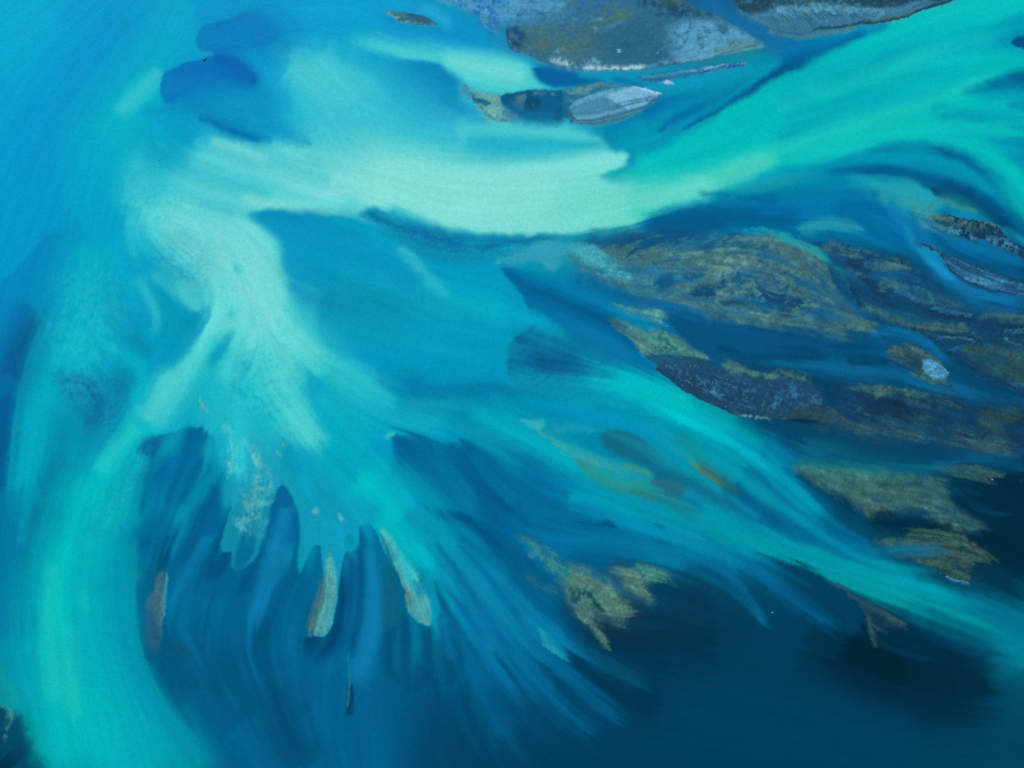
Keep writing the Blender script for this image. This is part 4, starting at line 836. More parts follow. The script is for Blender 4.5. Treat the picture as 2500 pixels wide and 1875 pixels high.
bs('J',(104,148,132),.9,[(760,665,4),(830,690,7),(905,705,4)],tex=('S',-1.3,.1),**L)
bs('J',(92,134,130),.8,[(520,750,8),(740,775,12),(960,805,5)],tex=('C',-1.6,.4),**L)
bs('J',(108,124,100),.8,[(1080,690,8),(1180,710,10),(1240,740,6)],tex=('S',-1.3,.3),**L)
bs('J',(96,122,108),.8,[(1230,960,10),(1600,1000,16),(2000,1060,18),(2400,1120,14)],tex=('C',-1.5,.4),**L)
bs('J',(110,128,104),.7,[(1850,990,8),(2050,1040,10),(2250,1090,8)],tex=('S',-.9,.6),**L)
bp('F',(12,54,90),.92,[(650,320,14),(800,362,16),(960,382,12),(1030,440,10),(900,440,12),(760,412,14),(640,370,12)],tex=('L',-1.5,-.1),rough=5,**L)
bp('F',(46,88,112),.8,[(700,460,12),(900,470,20),(1150,500,20),(1000,540,20)],tex=('L',-.6,.6),**L)
bs('F',(90,132,154),.9,[(895,432,4),(950,425,6),(1000,412,3)],tex=('S',-1,.2),**L)
bs('F',(40,62,74),.6,[(940,80,24),(1000,200,24),(1080,300,20),(960,260,20)],tex=('N',.4,1.8),**L)
bs('F',(104,96,88),.5,[(1000,420,10),(1060,440,12),(1160,470,10)],tex=('N',-.4,.8),**L)
ws('J',(36,156,176),.8,[(1850,110,6),(2000,100,9),(2150,130,10),(2300,170,12),(2480,290,10)],tex=('C',-1.8,.2),**L)
ws('J',(10,108,160),.6,[(1500,60,10),(1800,90,12),(1950,190,8)],tex=('M',-1.,.6),**L)
ws('F',(34,152,172),.8,[(760,-50,6),(860,-15,9),(960,40,12),(1050,88,7)],tex=('M',-2.2,0),**L)
wp('F',(24,96,126),.85,[(1052,92,3),(1080,110,6),(1140,190,10),(1180,260,10),(1200,320,6),(1140,250,8),(1075,170,6)],**L)
ws('F',(70,140,150),.7,[(1085,130,5),(1140,200,8),(1190,280,5)],**L,tex=('M',-1.2,.6))
ws('F',(4,44,76),.85,[(1170,250,3),(1240,370,5),(1330,432,5),(1400,455,3)],**L)
bp('J',(134,146,100),.7,[(800,330,30),(1200,320,30),(1600,330,30),(2100,540,30),(2400,760,30),(2200,980,30),(1700,900,30),(1300,700,30)],tex=('C',.3,1.5),**L)
bp('F',(130,138,96),.6,[(400,60,30),(800,40,20),(1050,180,20),(1200,400,20),(1000,480,20),(700,440,30),(500,200,30)],tex=('C',.5,1.6),**L)
for q in ([(300,470,2),(620,520,3),(900,560,3),(1250,570,2)],[(560,640,2),(800,700,3),(1000,760,3),(1400,830,2),(1750,900,2)],[(1250,850,2),(1600,920,3),(1950,960,3),(2300,1010,2)],[(1700,230,1.6),(2000,300,2.2),(2250,420,2.2),(2500,620,2),(2700,820,2)],[(1900,450,1.5),(2200,520,2),(2500,700,2)],[(1500,440,1.5),(1750,470,2),(2000,520,1.6)]):
    ws('J',(10,92,144),.6,q,rough=5,flow=False,**L)
# veils and tan streaks of the western edge
cp('J',.6,[(0,240,10),(120,260,10),(260,330,10),(420,470,12),(560,580,8),(440,560,14),(250,470,18),(100,360,14)],**L)
bp('J',(92,158,160),1,[(-60,200,8),(300,300,8),(620,600,8),(400,620,8),(60,420,8)],**L)
ws('J',(8,104,160),.8,[(0,640,16),(300,720,14),(520,830,16),(850,890,18),(1130,950,14),(1400,1050,14),(1650,1090,12)],tex=('C',-2.2,-.2),**L)
ws('J',(10,96,150),.7,[(420,800,6),(700,850,8),(950,880,6)],**L)
cp('J',.88,[(400,895,8),(520,905,6),(700,922,6),(900,962,5),(1060,1020,4),(1160,1070,3),(1080,1092,4),(930,1078,5),(760,1010,8),(560,955,8)],rough=4,tex=('C',-3,-1.4),**L)
bp('J',(98,142,128),1,[(360,870,8),(760,900,8),(1240,1080,8),(900,1120,8),(500,980,8)],**L)
bp('J',(124,146,112),.6,[(520,905,8),(760,940,8),(1060,1060,8),(760,1000,8)],tex=('S',-.2,1.),**L)
cp('E',.92,[(1690,440,8),(1790,450,8),(1900,490,8),(2050,530,8),(2140,560,5),(2190,620,5),(2330,690,6),(2250,720,10),(2100,720,8),(1980,720,4),(1960,700,4),(1880,630,4),(1800,550,6),(1740,500,8)],rough=5,**L)
bp('E',(112,142,116),1,[(1670,420,6),(2100,520,6),(2360,690,6),(2200,760,6),(1960,740,6)],**L)
bp('J',(126,140,100),.8,[(620,1260,20),(900,1330,20),(1150,1400,20),(950,1560,10),(760,1430,10)],tex=('C',-2,.2),**L)
for q in ([(860,1265,1.5),(950,1272,2.2),(1010,1320,2),(1050,1370,2),(1100,1400,1.5)],[(950,1365,2),(1020,1390,2.5),(1100,1395,1.5)],[(880,1390,1.3),(960,1420,1.5),(1060,1430,1.3),(1180,1420,1)],[(900,1460,1.2),(880,1400,1.4),(930,1330,1)],[(980,1500,1.4),(1010,1430,1.3),(1000,1380,1)],[(1080,1500,1.2),(1060,1440,1.3),(1110,1400,1)]):
    bs('J',(28,74,92),.85,q,rough=5,flow=False,**L)
bp('J',(36,64,76),.8,[(830,1560,10),(960,1500,12),(1100,1480,14),(1300,1540,14),(1200,1600,14),(900,1620,10)],tex=('S',-1.2,.2),rough=4,**L)
hatch('J',(120,142,118),.6,1380,1490,140,50,40,-1.1,60,1.5,8)
# ---- dark gravel bar
DARK=[(-4,742,2),(6,715,4),(40,698,8),(120,690,10),(220,694,10),(330,720,10),(430,748,10),(600,790,10),(780,800,10),(930,815,12),(1010,860,14),(1030,905,14),(990,965,14),(900,1030,10),(800,1040,3),(700,1046,2),(600,1042,2),(510,1025,2),(420,982,2),(330,950,2),(200,884,2),(100,815,2),(40,775,2)]
cp('F',1,DARK,rough=1.5,**L); hp('F',.7,DARK,rough=1.5,meta=('gravel_bar', 'nearly black gravel bar dotted with pale stones beside the turquoise channel', 'gravel bar', None),**L)
bp('F',(36,66,92),1,[(-40,660,4),(300,680,4),(1000,780,4),(1080,960,4),(800,1080,4),(500,1060,4),(-40,780,4)],**L)
bp('F',(28,52,76),.7,[(100,760,20),(500,830,30),(900,860,20),(800,980,20),(400,940,20)],tex=('N',-.6,.9),**L)
bp('F',(62,92,124),.85,[(0,720,10),(300,730,20),(700,830,20),(980,880,20),(900,1020,20),(500,980,20),(200,860,20)],tex=('S',.3,1.8),**L)
bs('F',(92,128,158),.8,[(350,880,6),(390,900,6)],tex=('S',-.6,.6),**L)
bs('F',(80,114,148),.8,[(700,930,8),(720,960,8)],tex=('S',-.6,.6),**L)
bs('F',(70,104,140),.8,[(800,830,6),(860,880,8)],tex=('S',-.2,.8),**L)
bs('F',(72,104,136),.8,[(960,920,8),(1000,950,8)],tex=('S',-.6,.6),**L)
bs('F',(120,150,160),.95,[(500,1020,3),(600,1034,5),(700,1038,5)],tex=('S',-.9,.1),**L)
bs('F',(70,76,70),.8,[(640,1010,10),(800,1020,14),(920,990,16)],tex=('S',-.6,.6),**L)
bs('F',(8,16,26),.9,[(-10,748,2),(100,823,2.5),(200,892,2.5),(330,957,2.5),(420,990,2.5),(500,1024,2)],**L)  # near-black stripe puts the shade of the southwest bank edge into the bed colour
bs('F',(110,112,98),.7,[(300,938,2),(420,974,2),(500,1014,2)],tex=('S',-.4,.5),**L)
# sandy strip above the dark bar
cp('F',.88,[(410,672,5),(520,705,6),(640,752,5),(760,755,6),(880,752,6),(960,795,6),(1010,855,5),(930,835,8),(800,805,6),(600,795,6),(450,755,6),(400,720,6)],rough=3,**L)
bp('F',(104,122,90),.95,[(390,670,5),(640,742,5),(880,738,5),(1020,850,5),(960,822,4),(780,797,4),(600,788,4),(430,748,4)],tex=('S',-1.5,.1),**L)
ws('F',(6,52,86),.8,[(900,780,4),(1000,830,8),(1060,880,10),(1080,940,10)],**L)
# brown tail
cp('F',.85,[(850,1030,10),(960,1000,12),(1080,960,12),(1200,1040,12),(1350,1140,14),(1300,1160,12),(1150,1110,12),(1000,1090,12),(900,1060,8)],rough=5,**L)
bp('F',(66,78,84),1,[(820,1020,8),(1090,940,8),(1380,1140,8),(1280,1180,8),(900,1080,8)],**L)
bp('F',(20,48,74),.8,[(820,1020,8),(1090,940,8),(1380,1140,8),(1280,1180,8),(900,1080,8)],tex=('L',.1,1.),**L)
# ---- main blue channel crossing the flats
ws('F',(10,88,138),.9,[(80,420,24),(260,520,34),(480,590,40),(800,620,40),(1100,640,34),(1300,600,26)],**L)
wp('F',(8,82,132),.94,[(60,400,10),(300,440,16),(600,485,20),(900,520,20),(1200,560,20),(1320,510,10),(1420,484,6),(1500,498,6),(1600,538,6),(1690,605,6),(1760,665,6),(1850,740,8),(1990,820,8),(2150,890,8),(2300,960,16),(2300,1010,20),(2000,950,20),(1830,890,16),(1650,865,14),(1400,850,14),(1180,835,14),(1000,790,14),(800,735,12),(550,672,10),(400,660,5),(350,690,3),(290,650,3),(215,600,3),(150,530,5),(90,470,8)],rough=3,**L)
ws('F',(14,106,156),.8,[(440,625,8),(700,680,14),(1000,720,16),(1250,760,16),(1500,820,18),(1750,870,18),(2050,930,20)],**L)
ws('F',(14,112,168),.8,[(1300,545,10),(1420,510,12),(1550,540,14),(1660,610,14),(1740,690,12)],**L)
ws('F',(8,70,116),.7,[(560,510,10),(760,535,16),(1000,560,14)],**L)
ws('F',(6,60,100),.7,[(350,600,5),(560,660,10),(800,660,12),(1050,670,12)],**L)
ws('F',(5,52,88),.8,[(1150,690,8),(1280,705,10),(1400,690,6)],**L)
ws('F',(8,62,100),.7,[(1740,720,10),(1900,800,16),(2150,910,20)],**L)
# ---- islet with frost
cp('F',.95,[(1390,622,4),(1480,600,4),(1600,608,8),(1680,660,8),(1720,720,4),(1768,765,3),(1745,805,3),(1700,808,3),(1600,765,3),(1500,708,3),(1412,692,2),(1425,655,3)],rough=2,**L)
bp('F',(106,110,74),1,[(1370,600,4),(1640,590,4),(1800,770,4),(1700,830,4),(1380,700,4)],**L)
bp('F',(44,58,58),.9,[(1500,690,4),(1530,650,4),(1580,650,4),(1600,690,4),(1600,760,4),(1540,740,4)],tex=('S',-1.6,-.2),**L)
bs('F',(60,64,46),.8,[(1410,690,2),(1450,650,2),(1490,690,2),(1520,650,2),(1560,660,2)],flow=False,**L,rough=5)
FROST=[(1600,690,2),(1648,680,2),(1722,722,2),(1766,762,2),(1742,802,2),(1696,800,2),(1612,758,2)]
hp('F',.3,FROST,rough=1,meta=('silt_bar', 'small frosted pale blue patch at the end of the yellow islet', 'silt bar', None),**L); bp('F',(88,130,164),1,FROST,rough=1.5,**L)
bp('F',(128,164,190),.7,FROST,rough=1.5,tex=('N',.1,1.2),**L)
cs('F',.9,[(1560,778,4),(1680,825,6),(1785,862,3)],**L); bs('F',(92,98,74),1,[(1540,770,6),(1680,822,7),(1800,868,5)],tex=('S',-2,-.4),**L)
bs('F',(14,32,48),.9,[(1420,700,2),(1540,756,3),(1680,812,3),(1740,838,2)],**L)
# ---- north-eastern bank
cp('F',.8,[(960,5,6),(1050,-40,8),(1160,-20,6),(1300,30,8),(1450,60,8),(1560,120,8),(1650,200,10),(1760,290,12),(1950,360,14),(2300,420,10),(2300,880,12),(2200,880,8),(2050,800,6),(1900,740,5),(1800,660,6),(1700,590,6),(1600,520,5),(1450,480,6),(1330,425,6),(1250,360,6),(1190,270,6),(1150,170,6),(1070,70,5)],rough=4,**L)
bp('F',(14,64,100),1,[(930,-60,6),(1300,0,6),(1700,200,6),(2320,380,6),(2320,920,6),(1800,720,6),(1200,380,6),(1000,60,6)],**L)
bp('F',(20,76,116),.9,[(1300,60,20),(1560,160,20),(1760,300,20),(2300,440,20),(2100,460,20),(1700,360,20),(1350,240,20)],**L)
bp('F',(82,96,96),.85,[(960,-20,6),(1120,-10,8),(1300,40,8),(1450,90,10),(1540,130,6),(1400,160,14),(1250,120,10),(1080,60,8)],tex=('M',-1,.5),**L)
bs('F',(108,112,104),.8,[(1180,10,3),(1280,35,5),(1350,70,4)],tex=('M',-1,.3),**L)
bs('F',(8,48,82),.95,[(1160,95,6),(1200,72,12),(1290,66,14),(1350,90,8)],rough=3,**L)
bs('F',(104,110,100),.8,[(1330,130,5),(1430,110,9),(1520,120,6)],tex=('M',-1,.4),**L)
bs('F',(96,106,92),.8,[(1340,215,6),(1420,240,10),(1500,250,6)],tex=('M',-1.2,.3),**L)
bs('F',(64,104,124),.7,[(1160,140,6),(1220,160,8),(1300,190,6)],tex=('M',-.8,.5),**L)
bs('F',(8,44,74),.9,[(1210,195,6),(1300,225,14),(1400,300,14),(1500,370,12),(1700,420,12),(1950,470,14),(2250,500,14)],tex=('M',-1.5,.3),**L)
bs('F',(84,100,92),.85,[(1220,330,8),(1330,385,14),(1480,430,16),(1680,470,14),(1850,490,10)],tex=('M',-1.2,.4),**L)
bs('F',(114,112,78),.9,[(1590,475,5),(1720,490,11),(1830,495,11),(1870,505,4)],tex=('S',-1.5,-.1),**L)
bs('F',(76,88,84),.7,[(1560,310,14),(1680,330,18),(1820,360,12)],tex=('M',-.8,.6),**L)
bs('F',(92,96,80),.8,[(1980,420,6),(2100,420,10),(2260,450,12)],tex=('M',-1,.4),**L)
bp('F',(72,82,72),.9,[(1830,605,8),(1950,590,12),(2300,620,16),(2300,850,20),(2140,810,16),(1990,740,14),(1880,670,10)],tex=('N',-2.6,-.6),**L)
bp('F',(20,44,62),.85,[(1700,520,10),(1900,520,16),(2300,540,20),(2300,620,14),(1950,590,12),(1850,600,8)],tex=('S',-1.3,.4),**L)
bs('F',(70,134,134),.85,[(1880,748,3),(1980,790,5),(2080,820,4),(2160,880,3)],tex=('S',-1.5,0),**L)
bs('F',(14,34,50),.8,[(1830,680,2),(1930,752,4),(2050,800,5),(2160,850,6)],tex=('S',-1.5,0),**L)
FROSTLAB=['short frosty lens in the dark eastern shallows, nearest the tan flats','long narrow frosty lens in the dark eastern shallows','frosty strip at the right edge below the long narrow lens','small round frosty patch on the bank of the winding blue stream','dim slender frosty strip between tan sands at the right','frosty patch at the right edge beside the olive shallows','dim grey strip in the dark streaked flats above the tan shoal']
for lb,(q,c) in zip(FROSTLAB,(([(1445,280,3),(1500,292,8),(1565,345,6)],(52,90,122)),([(1645,376,3),(1760,395,8),(1895,428,5)],(54,90,120)),([(2095,522,3),(2160,514,7),(2260,510,8)],(52,88,118)),([(1742,632,3),(1780,632,8),(1806,620,6)],(50,86,116)),([(1690,565,3),(1800,555,5),(1915,576,4)],(44,80,112)),([(2125,830,4),(2200,840,8),(2280,850,7)],(48,82,110)),([(1800,1068,4),(1880,1090,9),(1975,1122,5)],(52,86,112)))):
    hs('F',.08,q,soft=.25,rough=2,meta=('silt_bar',lb,'silt bar',None),**L)
    cs('F',.95,q,soft=.25,rough=2,**L)
    bs('F',c,.95,q,soft=.3,rough=2,tex=('N',-2.2,-.5),**L)
for q in ([(1350,266,2),(1375,270,2)],[(1520,360,2),(1560,366,2)],[(2100,550,2),(2130,580,2),(2200,600,2)]):
    bs('F',(110,130,120),.8,q,**L)
bs('F',(90,94,80),.8,[(1910,520,2),(1925,560,2),(1960,545,2),(1975,575,2)],flow=False,**L)
# ---- dark streaky southeast of the flats
cp('F',.85,[(1090,790,14),(1200,836,10),(1400,855,12),(1650,880,14),(1850,915,20),(2050,960,26),(2320,1010,20),(2320,1290,26),(2150,1270,22),(1950,1230,24),(1750,1190,26),(1500,1150,26),(1300,1090,24),(1180,1000,20),(1090,900,16)],rough=6,**L)
bp('F',(10,52,84),1,[(1050,760,6),(2320,960,6),(2320,1320,6),(1500,1200,6),(1050,960,6)],**L)
bp('F',(70,76,74),.8,[(1180,980,20),(1400,1040,20),(1700,1100,20),(2000,1170,20),(2200,1260,14),(1900,1250,14),(1500,1180,20),(1250,1100,20)],tex=('L',-.6,.8),**L)
bs('F',(88,104,88),.9,[(1160,838,4),(1260,850,9),(1420,868,10),(1620,890,6),(1780,905,4)],tex=('M',-1.2,.3),**L)
bs('F',(6,32,56),.9,[(1230,890,14),(1400,960,30),(1560,1020,26),(1700,1060,14)],tex=('L',-1.3,.2),**L)
bp('F',(74,78,66),.92,[(1930,1010,14),(2050,975,16),(2180,985,14),(2200,1040,12),(2120,1090,14),(2080,1140,12),(1990,1110,10)],tex=('N',-2.4,-.6),**L)
bs('F',(16,44,66),.8,[(2120,1090,10),(2180,1140,20),(2260,1180,24)],**L)
bs('F',(96,104,88),.8,[(1790,1100,2),(1880,1125,3),(1978,1158,2.5)],tex=('S',-1.2,.1),**L)
bs('F',(80,82,70),.8,[(1820,1150,6),(1980,1200,10),(2100,1220,10)],tex=('L',-.6,.6),**L)
bs('F',(20,56,88),.9,[(1450,900,8),(1600,950,12),(1850,980,14),(2000,960,12)],tex=('M',-.9,.5),**L)
for q in ([(1150,960,10),(1350,1050,16),(1600,1110,16),(1850,1170,14),(2100,1230,12)],[(1080,1000,8),(1250,1080,12),(1450,1140,14)],[(1500,1000,8),(1700,1060,12),(1900,1130,12),(2150,1180,10)],[(1300,870,6),(1600,930,10),(1850,960,10)]):
    bs('F',(92,92,78),.6,q,rough=5,tex=('L',-.9,.8),**L)
hatch('F',(8,34,56),.6,1550,990,330,90,70,.42,120,1.6,31)
hatch('F',(96,98,84),.5,1500,1090,420,60,60,.35,100,1.4,32)
hatch('F',(80,108,130),.6,1500,960,400,70,16,.4,30,1.4,33)
hatch('F',(70,100,130),.5,540,890,420,80,50,.3,36,1.8,34)
hatch('F',(22,44,66),.5,550,880,420,80,50,.3,50,1.6,35)
# ---- tan bank of the southeast
cp('F',.5,[(820,1325,14),(920,1310,24),(1250,1350,30),(1500,1385,24),(1760,1415,20),(1800,1540,16),(2000,1680,12),(1900,1720,10),(1600,1660,10),(1300,1640,10),(1180,1560,10),(950,1420,10)],rough=5,**L)
BANKSE=[(850,1335,8),(910,1322,20),(1050,1348,24),(1250,1368,26),(1480,1396,16),(1640,1400,10),(1750,1430,14),(1762,1480,14),(1790,1560,12),(1870,1620,10),(1950,1660,8),(1956,1690,6),(1860,1692,4),(1750,1672,3),(1650,1645,3),(1540,1605,3),(1430,1600,3),(1385,1594,2),(1340,1606,2),(1272,1612,2),(1240,1565,3),(1200,1535,3),(1130,1508,4),(1070,1475,4),(990,1420,4),(900,1362,4)]
cp('F',.92,BANKSE,rough=4,tex=('C',-3.6,-1.8),**L)
bp('F',(84,112,98),1,[(820,1310,6),(1700,1380,6),(1800,1520,6),(2000,1700,6),(1300,1640,6),(900,1400,6)],**L)
bp('F',(106,114,82),.9,[(1200,1420,40),(1600,1440,40),(1760,1560,40),(1980,1700,20),(1500,1640,14),(1250,1620,10)],tex=('M',-2,.6),**L)
bs('F',(52,72,72),.6,[(1330,1430,6),(1450,1440,8),(1560,1430,6)],tex=('M',-1,.6),**L)
bs('F',(50,74,80),.6,[(1600,1430,14),(1700,1480,20),(1740,1540,14)],tex=('M',-1,.6),**L)
for q in ([(1385,1594,2),(1460,1592,2.2),(1520,1610,2.2),(1540,1628,2)],[(1530,1618,2),(1560,1606,2),(1620,1610,2.2),(1650,1640,2),(1655,1660,2)],[(1650,1650,2),(1690,1634,2),(1760,1644,2),(1850,1660,2),(1930,1680,1.6)]):
    ws('F',(4,30,50),.9,q,rough=4,flow=False,**L)
ws('F',(3,34,58),.95,[(1270,1640,18),(1400,1650,22),(1560,1680,24),(1700,1710,20),(1850,1730,14)],rough=6,**L)
cp('F',.85,[(1690,1345,8),(1780,1325,8),(1900,1318,6),(2030,1335,8),(2095,1372,8),(2060,1424,8),(1960,1420,10),(1800,1375,10)],rough=3,**L)
bp('F',(76,98,88),1,[(1660,1320,6),(2140,1340,6),(2060,1450,6),(1700,1370,6)],**L)
bs('F',(40,72,82),.8,[(1820,1345,6),(1920,1365,10),(2010,1400,6)],tex=('M',-1.2,.4),**L)
bs('F',(90,90,70),.6,[(1960,1350,8),(2040,1375,10)],**L)
ws('F',(2,34,58),.9,[(1800,1440,16),(1850,1530,30),(2000,1560,40),(2250,1560,60)],**L)
cs('F',.8,[(2100,1410,3),(2180,1420,6),(2280,1440,8)],tex=('S',-1.2,.2),**L)
bs('F',(52,84,100),1,[(2080,1405,8),(2280,1440,12)],**L)
cp('I',.9,[(1320,296,6),(1470,282,12),(1560,242,16),(1680,222,14),(1790,240,14),(1890,290,10),(1985,372,5),(1992,418,5),(1880,486,6),(1915,535,5),(1880,562,4),(1760,532,4),(1730,490,5),(1600,432,10),(1450,375,14)],rough=4,tex=('L',-2.2,-.9),**L)
bp('I',(100,104,58),1,[(1280,280,6),(1700,190,6),(2080,400,6),(1920,580,6),(1700,540,6)],**L)
bp('I',(24,44,48),.85,[(1280,280,6),(1700,190,6),(2080,400,6),(1920,580,6),(1700,540,6)],tex=('L',.25,1.1),**L)
bp('I',(60,66,44),.7,[(1700,440,20),(1900,400,20),(1940,520,20),(1800,540,14)],tex=('L',-.6,.6),**L)
cs('I',.8,[(1900,310,2.5),(1980,360,2.5),(2050,412,2.5)],**L); bs('I',(96,92,50),1,[(1900,310,4),(2050,412,4)],**L)
for k in range(7):
    cs('I',.7,[(1900+k*16,335+k*11,1.5),(1940+k*12,372+k*10,1.8),(1960+k*10,400+k*8,1.2)],flow=False,**L)
hs('I',.2,[(1745,516,2.5),(1800,536,3.2),(1885,556,2)],soft=.4,meta=('silt_bar','thin bright blue-white sliver at the foot of the yellow shoal, lower right','silt bar',None),**L)
cs('I',1,[(1745,516,2.5),(1800,536,3.2),(1885,556,2)],soft=.4,**L); bs('I',(66,110,146),1,[(1740,514,3),(1800,537,4),(1890,558,3)],soft=.4,**L)
bs('I',(100,144,172),.5,[(1750,519,1.2),(1800,537,1.4),(1870,552,1)],flow=False,**L)  # lighter core line paints a highlight along the sliver
ws('I',(2,16,28),.9,[(1728,490,2),(1738,505,3),(1760,512,2)],**L)
# tan sliver
cp('I',.85,[(1035,538,3),(1120,570,4),(1180,615,4),(1300,676,5),(1450,765,6),(1525,812,8),(1420,826,14),(1345,850,12),(1332,940,6),(1300,900,5),(1272,790,3),(1232,695,3),(1135,616,2),(1080,582,3)],rough=3,**L)
bp('I',(80,88,74),1,[(1020,520,6),(1540,810,6),(1340,960,6),(1060,600,6)],**L)
bp('I',(12,36,52),.9,[(1290,730,10),(1420,780,14),(1500,830,10),(1340,960,8),(1310,860,6)],tex=('L',-.9,.5),**L)
bs('I',(90,104,80),.9,[(1070,566,5),(1110,590,8),(1135,606,4)],**L)
bs('I',(100,102,72),.7,[(1220,690,2),(1265,730,2),(1275,800,2),(1295,860,2),(1328,935,1.6)],**L)
# ---- shoals of the southern fan
cp('H',.8,[(1140,262,6),(1240,268,8),(1330,335,8),(1405,400,4),(1418,470,2),(1410,522,2),(1340,465,4),(1275,405,6),(1190,360,8)],rough=4,tex=('S',-1.2,.1),**L)
cp('H',.95,[(1412,455,4),(1500,465,12),(1600,505,10),(1672,535,2),(1692,565,2),(1742,632,2),(1802,690,2),(1806,716,3),(1742,722,4),(1690,732,4),(1640,695,3),(1600,625,5),(1555,570,8),(1480,562,10),(1420,525,3)],rough=4,tex=('C',-3.4,-1.6),**L)
cp('H',.88,[(1420,560,6),(1480,560,10),(1560,580,10),(1580,680,8),(1592,722,4),(1560,772,3),(1500,745,5),(1455,650,8)],rough=4,tex=('S',-2,-.6),**L)
cp('H',.8,[(1540,765,4),(1590,780,5),(1660,860,6),(1700,920,8),(1680,945,8),(1610,870,8)],rough=3,**L)
cp('H',.6,[(1620,700,4),(1740,725,4),(1790,740,6),(1760,790,10),(1680,770,10)],tex=('L',-1,.4),**L)
cp('H',.94,[(1730,448,8),(1800,456,6),(1865,500,4),(1920,580,3),(1942,640,2),(1930,668,2),(1880,622,4),(1800,535,14)],rough=3,tex=('C',-3,-.6),**L)
cp('H',.9,[(1840,438,6),(1950,456,6),(2050,518,3),(2074,536,2),(2012,546,2),(1930,512,8)],rough=3,tex=('C',-3,-.4),**L)
bp('H',(123,140,95),1,[(1100,240,6),(1500,430,6),(2100,500,6),(2000,720,6),(1740,980,6),(1440,760,6),(1300,500,6)],**L)
bp('H',(58,124,126),.85,[(1120,240,14),(1420,380,10),(1430,540,10),(1200,380,10)],**L)
bp('H',(100,156,126),.8,[(1840,420,10),(2100,500,10),(2010,560,8),(1840,470,8)],**L)
bp('H',(124,144,84),.8,[(1620,640,14),(1740,640,14),(1800,720,14),(1700,740,10)],**L)
bp('H',(28,70,84),.85,[(1440,560,8),(1560,560,8),(1590,640,8),(1520,720,8),(1450,640,8)],tex=('S',.1,.7),**L)
bs('H',(20,50,60),.9,[(1570,600,3),(1600,660,5),(1650,710,4)],**L)
bs('H',(150,165,120),.9,[(1690,560,1.5),(1715,600,1.5),(1745,640,1.5)],**L)
bs('H',(160,180,150),.8,[(1500,755,2),(1530,770,2.5),(1555,772,2)],**L)
cp('H',.7,[(1200,500,14),(1290,560,10),(1380,570,6),(1400,600,8),(1300,590,6),(1240,560,12)],**L)
bp('H',(70,112,112),1,[(1180,490,10),(1400,560,10),(1400,620,10),(1230,580,10)],**L)
cp('H',.5,[(1380,430,20),(1520,450,24),(1700,540,14),(1830,700,12),(1760,780,20),(1640,760,20),(1560,800,20),(1470,700,20),(1400,540,14)],rough=5,**L)
cp('H',.45,[(1700,430,20),(1850,430,16),(2000,480,14),(2080,545,10),(1950,560,12),(1950,680,10),(1860,640,14),(1760,540,16)],rough=5,**L)
# tongues of sand in the western fan
cp('H',.86,[(318,205,3),(365,262,8),(440,370,10),(530,480,8),(548,535,6),(590,610,5),(612,680,4),(622,765,2),(604,802,2),(560,788,2),(500,742,2),(470,682,2),(464,612,2),(440,540,2),(390,432,2),(332,322,2),(312,245,3)],rough=2,**L)
bp('H',(100,184,168),1,[(280,180,6),(600,520,6),(660,820,6),(420,700,6)],**L)
bp('H',(126,156,128),.9,[(440,580,14),(600,600,14),(640,820,10),(440,720,10)],**L)
bp('H',(40,126,150),.85,[(500,540,6),(560,535,6),(600,600,6),(560,640,8),(510,590,6)],tex=('S',-1.2,.2),**L)
ws('H',(10,80,130),.6,[(312,250,2),(392,440,3),(442,560,3),(470,690,3)],**L)
cp('G',.82,[(1970,362,3),(1956,430,5),(1944,510,4),(1950,620,4),(1905,690,6),(1868,815,2),(1885,862,2),(1950,862,2),(1990,795,2),(2016,660,2),(2024,570,3),(2000,430,4)],rough=1.5,**L)
bp('G',(110,166,150),1,[(1940,340,6),(2060,400,6),(2000,880,6),(1840,880,6)],**L)
bp('G',(98,116,108),.95,[(1935,500,4),(1952,620,4),(1900,760,5),(1875,860,4),(1830,840,6),(1870,680,6)],**L)
cp('G',.75,[(1935,510,5),(1950,620,5),(1900,720,6),(1868,820,3),(1862,862,6),(1828,830,6),(1850,760,8),(1900,620,8)],**L)
cp('G',.74,[(942,480,4),(992,470,2),(1002,520,2),(992,610,2),(986,700,2),(972,775,2),(962,860,3),(940,950,14),(905,930,14),(885,800,16),(880,710,12),(905,610,8),(930,545,4)],rough=2,**L)
bp('G',(112,124,120),1,[(880,440,6),(1020,460,6),(980,960,6),(860,960,6)],**L)
bp('G',(64,84,98),.9,[(860,700,20),(930,760,14),(960,860,10),(960,1000,10),(860,1000,10)],**L)
bp('G',(60,100,110),.7,[(930,470,6),(1000,470,6),(1000,600,8),(960,600,10)],tex=('S',-.3,.6),**L)
ws('G',(44,156,184),.8,[(1004,480,2),(1000,600,3),(992,690,3),(975,770,2)],**L)
ws('G',(30,86,118),.7,[(980,940,16),(1080,950,18),(1150,960,12)],tex=('M',-1,.8),**L)
cs('G',.85,[(2096,1130,1.5),(2095,1200,4),(2085,1290,3)],**L); bs('G',(84,134,118),1,[(2096,1100,5),(2085,1300,6)],**L)
ws('G',(0,52,90),.8,[(2112,1150,4),(2108,1260,6),(2090,1340,9)],**L)
ws('G',(30,130,170),.6,[(2088,960,1.5),(2090,1060,2),(2098,1140,1.5)],**L)
for q in ([(1230,1215,4),(1224,1245,5),(1222,1262,3)],[(1196,1100,3),(1200,1150,4)],[(1250,800,1.5),(1247,850,1.5)],[(1215,900,4),(1208,960,5)],[(1320,1180,3),(1316,1230,4)],[(1412,1385,3),(1408,1410,3)],[(1176,1500,4),(1182,1512,3)],[(880,470,8),(870,520,8)]):
    ws('G',(0,70,112),.32,q,rough=3,**L)
